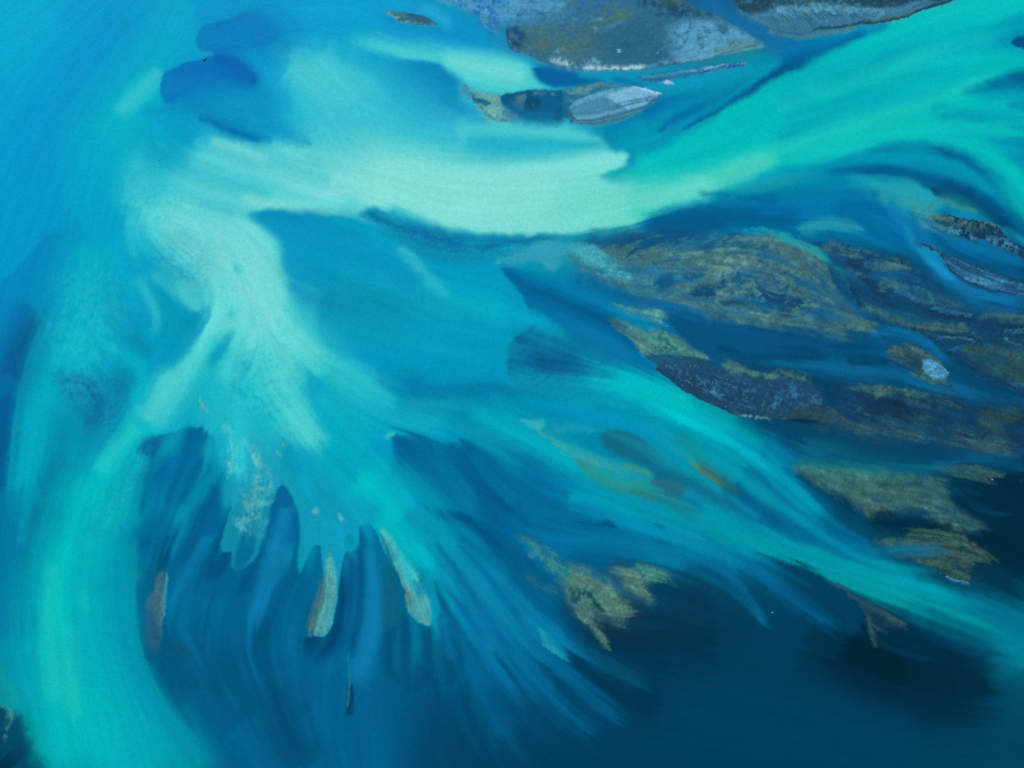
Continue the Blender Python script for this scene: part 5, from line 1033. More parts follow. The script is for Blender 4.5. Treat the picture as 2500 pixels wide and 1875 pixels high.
# sand flecks below the white fan
cp('D',.62,[(1320,1040,20),(1400,1075,14),(1450,1150,12),(1540,1180,14),(1590,1280,16),(1640,1380,26),(1610,1480,26),(1570,1580,16),(1545,1720,24),(1400,1720,14),(1425,1540,8),(1440,1420,14),(1365,1380,10),(1385,1270,10),(1375,1170,14)],rough=7,tex=('C',-1.5,.9),**L)
bp('D',(112,180,174),1,[(1300,1020,10),(1680,1360,10),(1620,1760,10),(1380,1760,10),(1320,1300,10)],**L)
bp('D',(124,176,162),.8,[(1430,1440,20),(1600,1400,20),(1560,1640,20),(1440,1640,14)],**L)
bp('D',(164,210,198),.8,[(1380,1150,8),(1560,1180,8),(1580,1300,8),(1400,1380,8)],tex=('S',.3,1.3),**L)
cp('D',.5,[(1385,1180,5),(1440,1190,4),(1450,1260,5),(1420,1330,5),(1375,1380,4),(1390,1280,4)],rough=5,tex=('S',-1,.2),**L)
cp('D',.5,[(1480,1190,6),(1540,1240,6),(1560,1310,6),(1500,1300,8)],rough=6,tex=('S',-1,.2),**L)
for q in ([(1370,1370,3),(1375,1320,4),(1385,1290,3)],[(1540,1280,4),(1555,1300,4)],[(1690,1190,3),(1725,1192,3)],[(1655,1220,2),(1690,1250,3)],[(1875,1570,4),(1890,1590,6)],[(2040,1610,4),(2060,1650,5)],[(1200,900,4),(1215,950,5),(1240,985,4)]):
    cs('D',.6,q,rough=4,**L); bs('D',(140,200,186),1,[(a,b,c+4) for a,b,c in q],**L)
# south-west corner bank
wp('G',(0,64,98),.85,[(-60,1290,8),(30,1322,6),(80,1345,10),(140,1380,26),(170,1460,30),(210,1580,34),(230,1760,36),(-80,1760,8)],rough=4,**L)
ws('G',(0,34,56),.8,[(-20,1640,50),(40,1700,50)],**L)
cs('G',.75,[(-20,1265,4),(40,1315,6),(70,1345,5),(50,1400,6),(35,1450,5),(30,1505,3)],rough=5,tex=('S',-1.6,-.1),**L)
bs('G',(84,138,128),1,[(-20,1265,10),(60,1330,12),(30,1505,10)],**L)
cs('G',.6,[(60,1350,3),(90,1340,4),(30,1340,4)],rough=4,**L)
# ---- dunes on the bed
rp('D',.5,[(1000,-20,30),(1180,-30,40),(1240,120,20),(1230,240,20),(1100,160,30)],**L)
rp('D',.5,[(390,770,24),(640,790,24),(730,830,24),(740,1080,30),(640,1200,40),(470,1000,40)],**L)
rp('D',.5,[(830,1170,14),(960,1140,8),(940,1230,14),(850,1380,20),(760,1560,26),(640,1720,30),(560,1700,30),(700,1420,30)],**L)
rp('B',.55,[(200,1260,10),(450,1330,20),(1000,1410,20),(1400,1400,10),(1300,1450,14),(900,1570,14),(600,1530,20),(350,1400,14)],**L)
rp('E',.45,[(1120,580,20),(1240,500,24),(1480,560,40),(1700,700,40),(1600,850,40),(1200,850,20),(1085,770,8)],**L)
rp('A',.5,[(1000,1450,40),(1250,1500,50),(1200,1660,40),(1000,1640,50)],**L)
rp('D',.25,[(60,450,50),(260,420,40),(220,700,50),(60,900,50)],**L)
rp('E',.3,[(0,240,60),(400,300,60),(420,430,60),(0,420,60)],**L)

for p in ([(-450,-30),(-200,-100),(100,-200)],[(-300,0),(0,-80),(300,-170)],[(-200,60),(100,0),(400,-70),(600,-110)],[(-300,120),(100,130),(500,160),(800,240),(1050,330)],[(0,230),(400,270),(800,360),(1200,450)],[(-300,200),(0,280),(400,360),(900,470)],[(450,20),(750,60),(950,180),(1100,330)],[(1100,800),(1500,930),(2000,1050)],[(1000,1000),(1500,1100),(2100,1230)]):
    fl('F',p)
for p in ([(1060,330),(1400,250),(1900,150),(2300,60)],[(1300,380),(1800,380),(2300,330)],[(1200,180),(1500,120),(1800,20)],[(1450,690),(1700,600),(1990,550)],[(1500,700),(1750,670),(1950,590)]):
    fl('B',p)
for p in ([(700,120),(1000,110),(1400,70),(1700,10)],):
    fl('C',p)
for p in ([(1350,320),(1600,260),(1900,300)],[(1500,420),(1800,400),(2000,420)]):
    fl('I',p)

STONES = [(755,265),(670,262),(348,360),(312,395),(675,502),(600,545),(643,585),(525,645),(703,635),(888,578),(838,615),(871,620),(942,620),(1137,540),(1102,583),(1165,602),(965,660),(1122,678),(1137,713),(912,722),(1058,763),(932,790),(1217,735),(1380,523),(1330,455),(1297,817),(1680,908),(1608,1020),(1463,975),(1350,1050),(1510,682)]

for q in ([(610,500,2),(690,660,2.5),(760,790,3.5),(930,900,3),(1100,958,2),(1320,1008,2),(1470,1150,2.5),(1570,1240,3),(1720,1340,2.5),(1880,1410,2),(2060,1480,3),(2212,1590,3)],
          [(630,380,2),(680,345,3),(770,330,3),(850,290,4),(960,300,2),(1060,350,2),(1180,370,2)],[(640,380,5),(700,410,5),(760,390,4)],[(650,510,3),(720,515,5),(820,560,4),(900,640,5),(1050,730,6),(1250,780,4),(1500,850,4),(1700,880,3)],
          [(1210,160,2),(1290,210,2.5),(1440,260,2),(1620,330,2),(1800,400,2),(2000,480,2),(2212,560,2)],[(1440,310,2.5),(1510,420,3),(1600,510,3),(1800,590,2.5),(2000,650,2),(2212,690,2)],
          [(1000,1268,2.5),(1120,1310,4),(1250,1370,3),(1480,1450,2),(1570,1510,1.5)],[(1310,1000,1.5),(1400,970,1.6),(1510,955,1.6)],[(1380,60,1.5),(1450,90,1.8),(1560,120,1.8),(1780,180,2)],[(1800,150,2),(1900,220,2.2),(2030,270,2.2),(2140,300,1.6)],
          [(300,180,4),(370,190,6),(430,200,3)]):
    bs('K',(8,36,58),.85,q,rough=3,flow=False,**L)
    cs('K',.5,q,rough=3,flow=False,**L)
for q in ([(440,180,4),(640,210,6),(830,270,3)],[(420,240,8),(560,270,9),(700,290,6)],[(870,290,7),(900,330,9),(880,360,5)],[(980,300,4),(1080,350,4),(1170,380,3)],[(930,420,8),(1050,410,10),(1160,420,6)],[(940,500,6),(1000,520,9),(1040,540,4)],[(930,570,5),(1000,580,7),(1060,600,3)],[(1200,600,3),(1280,600,5),(1360,630,3)],[(660,430,4),(690,445,7),(720,450,4)]):
    bs('K',(98,108,100),.8,q,rough=5,tex=('C',-2,0),**L)
for q in ([(780,800,5),(960,850,8),(1200,930,10),(1400,960,9),(1600,960,8),(1680,990,4)],[(1400,1045,1.6),(1560,1060,1.8),(1700,1085,1.6),(1770,1095,1.2)],[(1830,850,6),(2000,860,9),(2212,900,8)],[(2010,915,4),(2120,920,4)],[(1210,1385,5),(1330,1410,7),(1550,1495,3)],[(660,1490,5),(800,1510,10),(980,1530,9)],[(880,1500,3),(1060,1520,4),(1240,1550,3)],[(1080,1520,4),(1200,1560,6),(1340,1570,3)]):
    bs('K',(104,112,86),.8,q,rough=4,tex=('C',-2.4,-.4),**L)
    cs('K',.6,q,rough=4,tex=('C',-2.4,-.4),**L)
for q in ([(1010,1180,1.2),(1060,1200,1.3),(1110,1240,1.2),(1160,1250,1.2)],[(1140,1140,1.2),(1155,1190,1.2),(1180,1230,1.3),(1230,1230,1.2)],[(1150,1190,1.3),(1200,1175,1.3),(1260,1200,1.2),(1290,1240,1.2)]):
    bs('K',(50,54,40),.8,q,rough=4,flow=False,**L)
# curled pale silt on the great bar
bs('N',(176,206,208),.95,[(335,610,1),(365,618,1.8),(370,632,1.8),(350,645,1.2),(325,648,.9)],rough=0,flow=False,**L)
bs('N',(150,185,190),.8,[(815,652,1),(835,652,1.3),(843,644,1)],rough=0,flow=False,**L)
# feathery frost ribs of the north bank
hatch('O',(46,76,96),.6,1000,180,420,50,60,.75,90,1.4,21)
hatch('O',(120,160,182),.7,900,130,560,45,60,.6,60,1.8,22)
hatch('O',(112,152,178),.6,1500,140,380,40,40,.5,50,1.6,23)
hatch('O',(50,80,98),.5,500,230,300,60,40,.7,100,1.4,24)
# dark swirl beside the pale lens
for q in ([(1640,1250,3),(1640,1400,5),(1660,1560,5),(1720,1640,4)],[(1700,1290,6),(1760,1300,7),(1800,1340,4)],[(1690,1400,3),(1700,1500,4),(1760,1600,3)]):
    bs('M',(30,80,108),.8,q,rough=3,flow=False,**L)
for q in ([(1700,1230,4),(1850,1210,6),(2010,1180,4)],[(1800,1250,3),(1860,1240,4),(1950,1240,2)]):
    bs('M',(130,152,140),.8,q,rough=3,tex=('S',-1.6,0),**L)
for q in ([(700,1590,3),(800,1580,4),(920,1600,4),(950,1570,2)],[(560,1530,2),(590,1580,2.2),(640,1620,2)]):
    bs('M',(150,176,172),.8,q,rough=3,flow=False,tex=('S',-1.2,.1),**L)
bs('M',(60,66,66),.8,[(420,1260,1.5),(395,1310,2),(390,1400,1.6),(410,1420,1.2)],rough=2,flow=False,**L)
# ------------------------------------------------------------------ flow field + streaks
def flow_field():
    for o in OPS:
        if o[1] == 's' and o[6].get('flow', True):
            stroke_flow(o[2], o[5])
    cs_ = 16.0
    cx = int((X1 - X0) / cs_) + 2; cy = int((Y1 - Y0) / cs_) + 2
    T = np.zeros((3, cy, cx))
    F = np.array(FLOW)
    ii = np.clip(((F[:, 0] - X0) / cs_).round().astype(int), 0, cx - 1); jj = np.clip(((F[:, 1] - Y0) / cs_).round().astype(int), 0, cy - 1)
    np.add.at(T[0], (jj, ii), F[:, 4] * (F[:, 2] ** 2 - F[:, 3] ** 2))
    np.add.at(T[1], (jj, ii), F[:, 4] * (2 * F[:, 2] * F[:, 3]))
    np.add.at(T[2], (jj, ii), F[:, 4])
    def g(a, s):
        py, px = a.shape
        b = np.pad(a, 40)
        fy = np.fft.fftfreq(b.shape[0], cs_)[:, None]; fx = np.fft.rfftfreq(b.shape[1], cs_)[None, :]
        return np.fft.irfft2(np.fft.rfft2(b) * np.exp(-2 * (np.pi * s) ** 2 * (fx * fx + fy * fy)), s=b.shape)[40:40 + py, 40:40 + px]
    C = sum(w * g(T[0], s) for s, w in ((25, 1), (60, .5), (150, .12), (350, .02)))
    S = sum(w * g(T[1], s) for s, w in ((25, 1), (60, .5), (150, .12), (350, .02)))
    # interpolate to the grid
    u = (gx - X0) / cs_; v = (gy - Y0) / cs_
    i = np.clip(u.astype(int), 0, cx - 2); j = np.clip(v.astype(int), 0, cy - 2)
    fu = (u - i)[None, :]; fv = (v - j)[:, None]
    def up(a):
        return (a[j][:, i] * (1 - fu) * (1 - fv) + a[j][:, i + 1] * fu * (1 - fv) + a[j + 1][:, i] * (1 - fu) * fv + a[j + 1][:, i + 1] * fu * fv)
    C, S = up(C), up(S)
    th = 0.5 * np.arctan2(S, C)
    return np.cos(th).astype(np.float32), np.sin(th).astype(np.float32)

def trace(fields, n, h=1.0):
    """mean of each field along the flow line through every grid point (n steps each way)"""
    acc = [f.copy() for f in fields]
    jj, ii = np.meshgrid(np.arange(NY, dtype=np.float32), np.arange(NX, dtype=np.float32), indexing='ij')
    for sgn in (1, -1):
        px, py = ii.copy(), jj.copy(); lx, ly = VX * sgn, VY * sgn
        for s in range(n):
            px = px + lx * h; py = py + ly * h
            a = np.clip(px + .5, 0, NX - 1).astype(np.int32); b = np.clip(py + .5, 0, NY - 1).astype(np.int32)
            idx = b * NX + a
            vx = VX.ravel()[idx]; vy = VY.ravel()[idx]
            k = np.where(vx * lx + vy * ly < 0, -1, 1).astype(np.float32)
            lx, ly = vx * k, vy * k
            for q, f in enumerate(fields):
                acc[q] += f.reshape(NY * NX, -1)[idx.ravel()].reshape(f.shape)
    return [a / (2 * n + 1) for a in acc]

VX, VY = flow_field()
def norm(a):
    a = a - a.mean(); return a / a.std()
_n1 = fbm(3, .6, 21); _n2 = fbm(10, 1.0, 22); _n3 = fbm(26, 1.2, 23)
LF, LM = trace([_n1, _n2], 16, 1.3)
LB, = trace([_n3], 28, 2.0)
LF, LM, LB = norm(LF), norm(LM), norm(LB)
NF = fbm(8, .7, 31); NB = fbm(45, 1.0, 32)
# crackled, silty splotches
SP = norm(0.6 * NF + 0.8 * fbm(18, .9, 33) + 0.5 * LM)
def box3s(a): return norm(box3(a))
TEX = dict(L=norm(.75 * LF + .65 * LM), M=norm(LM + .5 * LB), N=norm(NF + .6 * NB), S=SP, B=norm(LB + .5 * NB), C=norm(fbm(34, 1.1, 35) + .6 * fbm(12, .9, 36) + .4 * LM))
for _k in 'LS': TEX[_k] = box3s(TEX[_k])

# ------------------------------------------------------------------ compose
def base_grid():
    rows = BASE
    r = np.array(rows, dtype=np.float32)            # 7 x 9 x 3 (display values)
    u = np.clip(gx / 312.5, 0, 7.999); v = np.clip(gy / 312.5, 0, 5.999)
    i = u.astype(int); j = v.astype(int)
    fu = sstep(0, 1, u - i)[None, :, None]; fv = sstep(0, 1, v - j)[:, None, None]
    a = r[j][:, i] * (1 - fu) * (1 - fv) + r[j][:, i + 1] * fu * (1 - fv) + r[j + 1][:, i] * (1 - fu) * fv + r[j + 1][:, i + 1] * fu * fv
    return a

W = base_grid().astype(np.float32)                   # colour of the suspended silt (display values while mixing)
A = np.ones((NY, NX), np.float32)                    # turbidity
B = np.zeros((NY, NX, 3), np.float32) + np.array((20, 70, 100), np.float32)
ISLES = []; CRUSTS = []
Rp = np.zeros((NY, NX), np.float32)
def apply(op):
    kind, shape, tile, col, al, pts, kw = op
    kw = dict(kw); tex = kw.pop('tex', None); kw.pop('late', None); kw.pop('flow', None); meta = kw.pop('meta', None)
    r = poly_mask(tile, pts, **kw) if shape == 'p' else stroke_mask(tile, pts, flow=False, **kw)
    if r is None: return
    s, m, sd = r
    if tex:
        k, lo, hi = tex
        # texture eats the shape from its edges inwards
        m = m * sstep(lo, hi, TEX[k][s] + 0.8 * (m - 1))
    if kind == 'h': ISLES.append((s, m, sd, al, meta)); return
    if kind == 'q': CRUSTS.append((len(ISLES) - 1, col, s, m)); return
    if kind == 'r': Rp[s] = np.maximum(Rp[s], al * m); return
    m = m * al
    if kind == 'c': A[s] *= 1 - m; return
    c = np.array(col, np.float32)
    if kind == 'b': B[s] += (c - B[s]) * m[..., None]; return
    # silt laid over what is there
    a0 = A[s]; a1 = m + a0 * (1 - m)
    W[s] = (c * m[..., None] + W[s] * (a0 * (1 - m))[..., None]) / np.maximum(a1, 1e-4)[..., None]
    A[s] = a1
for op in OPS:
    if not op[6].get('late'): apply(op)
# drift smears the silt along the current
W, A1, = trace([W, A[..., None]], 2, 1.0)
A = box3(A1[..., 0])
for _c in range(3): W[..., _c] = box3(W[..., _c])
# shear: the current draws every front out into threads
_n4 = fbm(7, .9, 24); _n5 = fbm(16, 1.1, 25)
L2, = trace([_n4], 34, 1.6); L3, = trace([_n5], 44, 2.2)
L2, L3 = norm(L2), norm(L3)
_dot = (VX + VY) * .7071
_sg = np.where(_dot < 0, -1, 1) * sstep(.0, .3, np.abs(_dot))
def shear(fields, perp, along, keep=None):
    px = (VX * _sg * along - VY * _sg * perp) / STEP; py = (VY * _sg * along + VX * _sg * perp) / STEP
    if keep is not None: px = px * keep; py = py * keep
    jj, ii = np.meshgrid(np.arange(NY, dtype=np.float32), np.arange(NX, dtype=np.float32), indexing='ij')
    u = np.clip(ii + px, 0, NX - 1.01); v = np.clip(jj + py, 0, NY - 1.01)
    a = u.astype(np.int32); b = v.astype(np.int32); fu = u - a; fv = v - b
    out = []
    for f in fields:
        g = (lambda w: w[..., None]) if f.ndim == 3 else (lambda w: w)
        out.append(f[b, a] * g((1 - fu) * (1 - fv)) + f[b, a + 1] * g(fu * (1 - fv)) + f[b + 1, a] * g((1 - fu) * fv) + f[b + 1, a + 1] * g(fu * fv))
    return out
# calm, cloudy water in the north-west; strongly drawn threads in the fan and the braids
DRAW = sstep(620, 1050, GY) * .85 + .15
W, A = shear([W, A], DRAW * (1.6 * L2 + 3.4 * L3), DRAW * (1.6 * L2 + 4 * L3))
A = box3(A)
for _c in range(3): W[..., _c] = box3(W[..., _c])
for op in OPS:
    if op[6].get('late'): apply(op)
_isl = np.zeros((NY, NX), np.float32)
for (s, m, sd, h, meta) in ISLES: _isl[s] = np.maximum(_isl[s], m)
_keep = (1 - sstep(.02, .4, blur(_isl, 6))) 
EAST = sstep(1250, 1650, GX + .25 * (GY - 700)) * sstep(480, 560, GY)
_k2 = .07 + .93 * EAST
W, A = shear([W, A], _k2 * (1.6 * L2 + 3 * L3), _k2 * (4.5 * L2 + 5 * L3), _keep)
B, = shear([B], .6 * L2 + 1. * L3, 2.5 * L2 + 2 * L3, _keep)
A = np.maximum(A, .17 * (1 - sstep(.05, .5, _isl)))          # the thinnest water still veils its bed
# loose threads of silt riding the current
def streamline(x, y, n, h=6.0):
    pts = [(x, y)]; lx = ly = None
    for _ in range(n):
        i = int(np.clip((x - X0) / STEP, 0, NX - 1)); j = int(np.clip((y - Y0) / STEP, 0, NY - 1))
        vx, vy = float(VX[j, i]), float(VY[j, i])
        if lx is None:
            k = 1 if vx + vy > 0 else -1
        else: k = 1 if vx * lx + vy * ly > 0 else -1
        lx, ly = vx * k, vy * k
        x += lx * h; y += ly * h; pts.append((x, y))
    return pts
def threads(n, poly, lum, al, wid, length, seed, kind='w', col=None):
    r = np.random.default_rng(seed)
    p = np.array(poly, float); got = 0
    x0, y0 = p.min(0); x1, y1 = p.max(0)
    while got < n:
        x, y = r.uniform(x0, x1), r.uniform(y0, y1)
        ins = False
        for a, b in zip(p, np.roll(p, -1, 0)):
            if (a[1] > y) != (b[1] > y) and x < (b[0] - a[0]) * (y - a[1]) / (b[1] - a[1]) + a[0]: ins = not ins
        if not ins: continue
        got += 1
        i = int(np.clip((x - X0) / STEP, 0, NX - 1)); j = int(np.clip((y - Y0) / STEP, 0, NY - 1))
        c = col if col is not None else W[j, i] * (1 + lum * r.uniform(.4, 1.3) * (1 if r.random() < .6 else -.8))
        q = streamline(x, y, int(length * r.uniform(.5, 1.5) / 6))
        w = wid * r.uniform(.5, 1.5)
        m = len(q)
        pts = [(a, b, w * (.25 + 1.5 * math.sin(math.pi * k / (m - 1)))) for k, (a, b) in enumerate(q)][::3]
        if len(pts) < 3: continue
        apply((kind, 's', 'S', c, al * r.uniform(.5, 1.2), pts, dict(fade=(.3, .4), rough=1)))
threads(70, [(300,1150),(560,1050),(1000,1150),(1300,1500),(1250,1800),(500,1820),(330,1600)], .11, .4, 5, 170, 61)
threads(60, [(380,1380),(900,1380),(1250,1520),(1250,1780),(450,1780)], .14, .4, 4, 200, 81)
threads(80, [(900,1150),(1700,1250),(1800,1500),(1400,1700),(1000,1500)], .11, .4, 5, 200, 62)
threads(130, [(1100,900),(1700,1000),(2300,1450),(2300,1600),(1800,1400),(1300,1200)], .11, .42, 6, 220, 63)
threads(90, [(850,650),(1350,700),(1300,1050),(1100,1100),(850,900)], .05, .4, 7, 200, 71)
threads(60, [(1650,450),(2500,0),(2500,450),(1900,520)], .05, .4, 8, 220, 72)
threads(40, [(1700,250),(2480,60),(2480,420),(2000,400)], 0, .22, 8, 200, 73, col=(0,160,186))
threads(70, [(250,500),(700,450),(900,1000),(500,1150),(250,900)], .06, .4, 8, 160, 64)
threads(80, [(1650,550),(2500,350),(2500,1000),(2000,1100),(1400,750)], .18, .45, 4, 150, 65)
threads(36, [(1450,560),(1900,620),(2150,750),(1900,780),(1500,700)], 0, .5, 5, 130, 66, col=(10,96,146))
threads(40, [(2000,620),(2450,700),(2480,1100),(2000,1000)], 0, .45, 4, 120, 67, col=(8,70,112))
threads(26, [(2020,1150),(2350,1180),(2400,1300),(2150,1250)], 0, .4, 4, 100, 68, col=(6,70,104))

# cool colour grade worked into the bed and silt colours
_r, _g, _b = B[..., 0].copy(), B[..., 1].copy(), B[..., 2].copy()
_warm = np.maximum(0, _r - _b + 10)
B[..., 0] = np.clip(_r * (.43 + .0023 * _r) + 4 - .16 * _warm, 3, 255)
B[..., 1] = _g * .915 + 10 - .17 * _warm
B[..., 2] = _b * .96 + .34 * _warm + 13
_g2 = W[..., 1].copy(); _b2 = W[..., 2].copy()
W[..., 0] = np.maximum(W[..., 0] * .95 - 3, 0)
_mid = np.exp(-((_g2 - 134) / 17) ** 2)
W[..., 1] += 10 * _mid; W[..., 2] -= 2 * _mid
W[..., 2] *= 1 - .03 * np.exp(-((_b2 - 142) / 26) ** 2) * sstep(125, 112, _g2)
W += np.array((9, 1, 5), np.float32) * sstep(205, 224, _g2)[..., None]
W[..., 1:] += np.array((5, 9), np.float32) * np.exp(-((_g2 - 50) / 15) ** 2)[..., None]
W[..., 1] = W[..., 1] * .975 + 12 * np.clip(1 - W[..., 1] / 90, 0, 1)
W[..., 2] = W[..., 2] * (.92 + .06 * np.clip(W[..., 2] / 190, 0, 1)) + 14 * np.clip(1 - W[..., 2] / 120, 0, 1)
# ------------------------------------------------------------------ streaks in the silt, silted dunes
_st = np.exp(.009 * LB + .005 * LM)[..., None]
W = W * _st
_dm = np.clip(Rp / .8, 0, 1)
B += (W * np.array((1., 1., 1.), np.float32) - B) * (np.clip(_dm * 1.3, 0, 1) * sstep(.5, .95, A))[..., None]
A *= 1 - .62 * _dm
B *= np.exp((.03 * LF + .03 * LM) * (1 - sstep(0, .5, _isl)) + .03 * NF + (.04 + .03 * EAST) * TEX['C'] * (1 - .5 * sstep(0, .5, _isl)) + .015 * EAST * SP)[..., None]
W = np.clip(W, 0, 255); B = np.clip(B, 0, 255)

LIT = np.array(LIT, np.float32)
Wl = srgb(W) / LIT
Bl = srgb(B) / LIT
At = 1 - np.sqrt(np.clip(1 - A, 0, 1))
Wl = np.clip(Wl * np.where(At > 1e-3, A / np.maximum(At, 1e-3), 2.0)[..., None], 0, .95)

# ------------------------------------------------------------------ heights (metres)
Asm = blur(A, 14)
dune = fbm(9, 2.2, 41) - .5 * blur(fbm(9, 2.2, 41), 12)
dune = norm(dune)
bedz = -.14 - .35 * np.clip(blur(A, 40), 0, 1) ** 1.5 + .015 * NB
bedz = bedz + Rp * .30 * dune
bedz = np.minimum(bedz, -.04)

# ------------------------------------------------------------------ materials
def new_mat(name):
    m = bpy.data.materials.new(name); m.use_nodes = True
    nt = m.node_tree; nt.nodes.clear()
    return m, nt, nt.nodes, nt.links

def attr(n, name):
    a = n.new('ShaderNodeAttribute'); a.attribute_name = name; return a

def grain(n, l, col_socket, scales, amount):
    """multiply a colour by fine natural mottling"""
    tc = n.new('ShaderNodeNewGeometry')
    out = col_socket
    for sc, am in zip(scales, amount):
        nz = n.new('ShaderNodeTexNoise'); nz.inputs['Scale'].default_value = sc; nz.inputs['Detail'].default_value = 3; nz.inputs['Roughness'].default_value = .6
        l.new(tc.outputs['Position'], nz.inputs['Vector'])
        mr = n.new('ShaderNodeMapRange'); mr.inputs['From Min'].default_value = .3; mr.inputs['From Max'].default_value = .7
        mr.inputs['To Min'].default_value = 1 - am; mr.inputs['To Max'].default_value = 1 + am
        mr.clamp = False
        l.new(nz.outputs['Fac'], mr.inputs['Value'])
        vm = n.new('ShaderNodeVectorMath'); vm.operation = 'SCALE'
        l.new(out, vm.inputs[0]); l.new(mr.outputs['Result'], vm.inputs['Scale'])
        out = vm.outputs['Vector']
    return out

def noise_bump(n, l, scale, strength, dist):
    tc = n.new('ShaderNodeNewGeometry')
    nz = n.new('ShaderNodeTexNoise'); nz.inputs['Scale'].default_value = scale; nz.inputs['Detail'].default_value = 4
    l.new(tc.outputs['Position'], nz.inputs['Vector'])
    b = n.new('ShaderNodeBump'); b.inputs['Strength'].default_value = strength; b.inputs['Distance'].default_value = dist
    l.new(nz.outputs['Fac'], b.inputs['Height'])
    return b.outputs['Normal']

def water_material():
    m, nt, n, l = new_mat('glacial_water')
    a = attr(n, 'silt')
    c = grain(n, l, a.outputs['Color'], (2.2, 1.0, .4), (.05, .075, .045))
    nb = noise_bump(n, l, .9, .5, .10)
    d = n.new('ShaderNodeBsdfDiffuse'); l.new(c, d.inputs['Color']); l.new(nb, d.inputs['Normal'])
    t = n.new('ShaderNodeBsdfTransparent')
    mx = n.new('ShaderNodeMixShader'); l.new(a.outputs['Alpha'], mx.inputs['Fac']); l.new(t.outputs[0], mx.inputs[1]); l.new(d.outputs[0], mx.inputs[2])
    g = n.new('ShaderNodeBsdfGlossy'); g.inputs['Roughness'].default_value = .12; l.new(nb, g.inputs['Normal'])
    fr = n.new('ShaderNodeFresnel'); gm = n.new('ShaderNodeNewGeometry'); io = n.new('ShaderNodeMapRange'); io.inputs['To Min'].default_value = 1.26; io.inputs['To Max'].default_value = 1 / 1.26
    l.new(gm.outputs['Backfacing'], io.inputs['Value']); l.new(io.outputs['Result'], fr.inputs['IOR']); l.new(nb, fr.inputs['Normal'])
    mg = n.new('ShaderNodeMixShader'); l.new(fr.outputs[0], mg.inputs['Fac']); l.new(mx.outputs[0], mg.inputs[1]); l.new(g.outputs[0], mg.inputs[2])
    o = n.new('ShaderNodeOutputMaterial'); l.new(mg.outputs[0], o.inputs['Surface'])
    return m

def sand_material(name, gscale, gam, bump):
    m, nt, n, l = new_mat(name)
    a = attr(n, 'sand')
    c = grain(n, l, a.outputs['Color'], gscale, gam)
    p = n.new('ShaderNodeBsdfPrincipled'); l.new(c, p.inputs['Base Color']); p.inputs['Roughness'].default_value = .9
    p.inputs['Specular IOR Level'].default_value = .15
    l.new(noise_bump(n, l, 1.3, bump, .25), p.inputs['Normal'])
    o = n.new('ShaderNodeOutputMaterial'); l.new(p.outputs[0], o.inputs['Surface'])
    return m

M_WATER = water_material()
M_BED = sand_material('wet_sand', (.8, .25), (.055, .04), .15)
M_BAR = sand_material('dry_silt_and_gravel', (1.0, .35), (.09, .05), .18)

def plain_material(name, rgb, rough=.8):
    m, nt, n, l = new_mat(name)
    v = n.new('ShaderNodeRGB'); v.outputs[0].default_value = (*rgb, 1)
    c = grain(n, l, v.outputs[0], (6.0,), (.25,))
    p = n.new('ShaderNodeBsdfPrincipled'); l.new(c, p.inputs['Base Color']); p.inputs['Roughness'].default_value = rough
    o = n.new('ShaderNodeOutputMaterial'); l.new(p.outputs[0], o.inputs['Surface'])
    return m

# ------------------------------------------------------------------ sheets
def mirror_idx(x, x0, n):
    u = (np.asarray(x) - x0) / STEP
    u = np.abs(u); per = 2 * (n - 1)
    u = u % per
    u = np.where(u > n - 1, per - u, u)
    return np.clip(np.round(u).astype(int), 0, n - 1)

def axis(x0, n, reach):
    core = x0 + np.arange(n) * STEP
    out = []; s = STEP * 1.5; d = 0.0
    while d < reach:
        d += s; s *= 1.16; out.append(d)
    out = np.array(out)
    return np.concatenate([(core[0] - out)[::-1], core, core[-1] + out]), len(out)

def to_world(px, py):
    return (px - 1250.0) * UNIT, -(py - 937.5) * UNIT

def grid_mesh(name, PX, PY, Z, layer, col, keep=None):
    """quad sheet from 2-D arrays; keep = bool mask of cells"""
    ny, nx = Z.shape
    idx = np.arange(ny * nx).reshape(ny, nx)
    q = np.stack([idx[1:, :-1], idx[1:, 1:], idx[:-1, 1:], idx[:-1, :-1]], -1).reshape(-1, 4)
    wx, wy = to_world(PX, PY)
    co = np.stack([wx, wy, Z], -1).reshape(-1, 3).astype(np.float32)
    col = col.reshape(-1, 4).astype(np.float32)
    if keep is not None:
        q = q[keep.ravel()]
        used = np.unique(q); remap = np.full(ny * nx, -1); remap[used] = np.arange(len(used))
        q = remap[q]; co = co[used]; col = col[used]
    me = bpy.data.meshes.new(name)
    me.vertices.add(len(co)); me.vertices.foreach_set('co', co.ravel())
    me.loops.add(q.size); me.loops.foreach_set('vertex_index', q.ravel().astype(np.int32))
    me.polygons.add(len(q)); me.polygons.foreach_set('loop_start', (np.arange(len(q)) * 4).astype(np.int32))
    me.polygons.foreach_set('use_smooth', np.ones(len(q), bool))
    a = me.attributes.new(layer, 'FLOAT_COLOR', 'POINT'); a.data.foreach_set('color', col.ravel())
    me.update(calc_edges=True)
    return me

def link(name, me, mat, parent=None, loc=None):
    o = bpy.data.objects.new(name, me); scene.collection.objects.link(o)
    if mat is not None and not me.materials: me.materials.append(mat)
    if parent is not None: o.parent = parent
    if loc is not None: o.location = loc
    return o

ax, mxn = axis(X0, NX, 12000.0); ay, myn = axis(Y0, NY, 12000.0)
ix = mirror_idx(ax, X0, NX); iy = mirror_idx(ay, Y0, NY)
PX, PY = np.meshgrid(ax, ay)
def ext(a): return a[iy][:, ix]
_one = np.ones((NY, NX, 1), np.float32)
wat = grid_mesh('river', PX, PY, np.zeros(PX.shape), 'silt', ext(np.concatenate([Wl, At[..., None]], -1)))
river = link('river', wat, M_WATER); river['kind'] = 'structure'

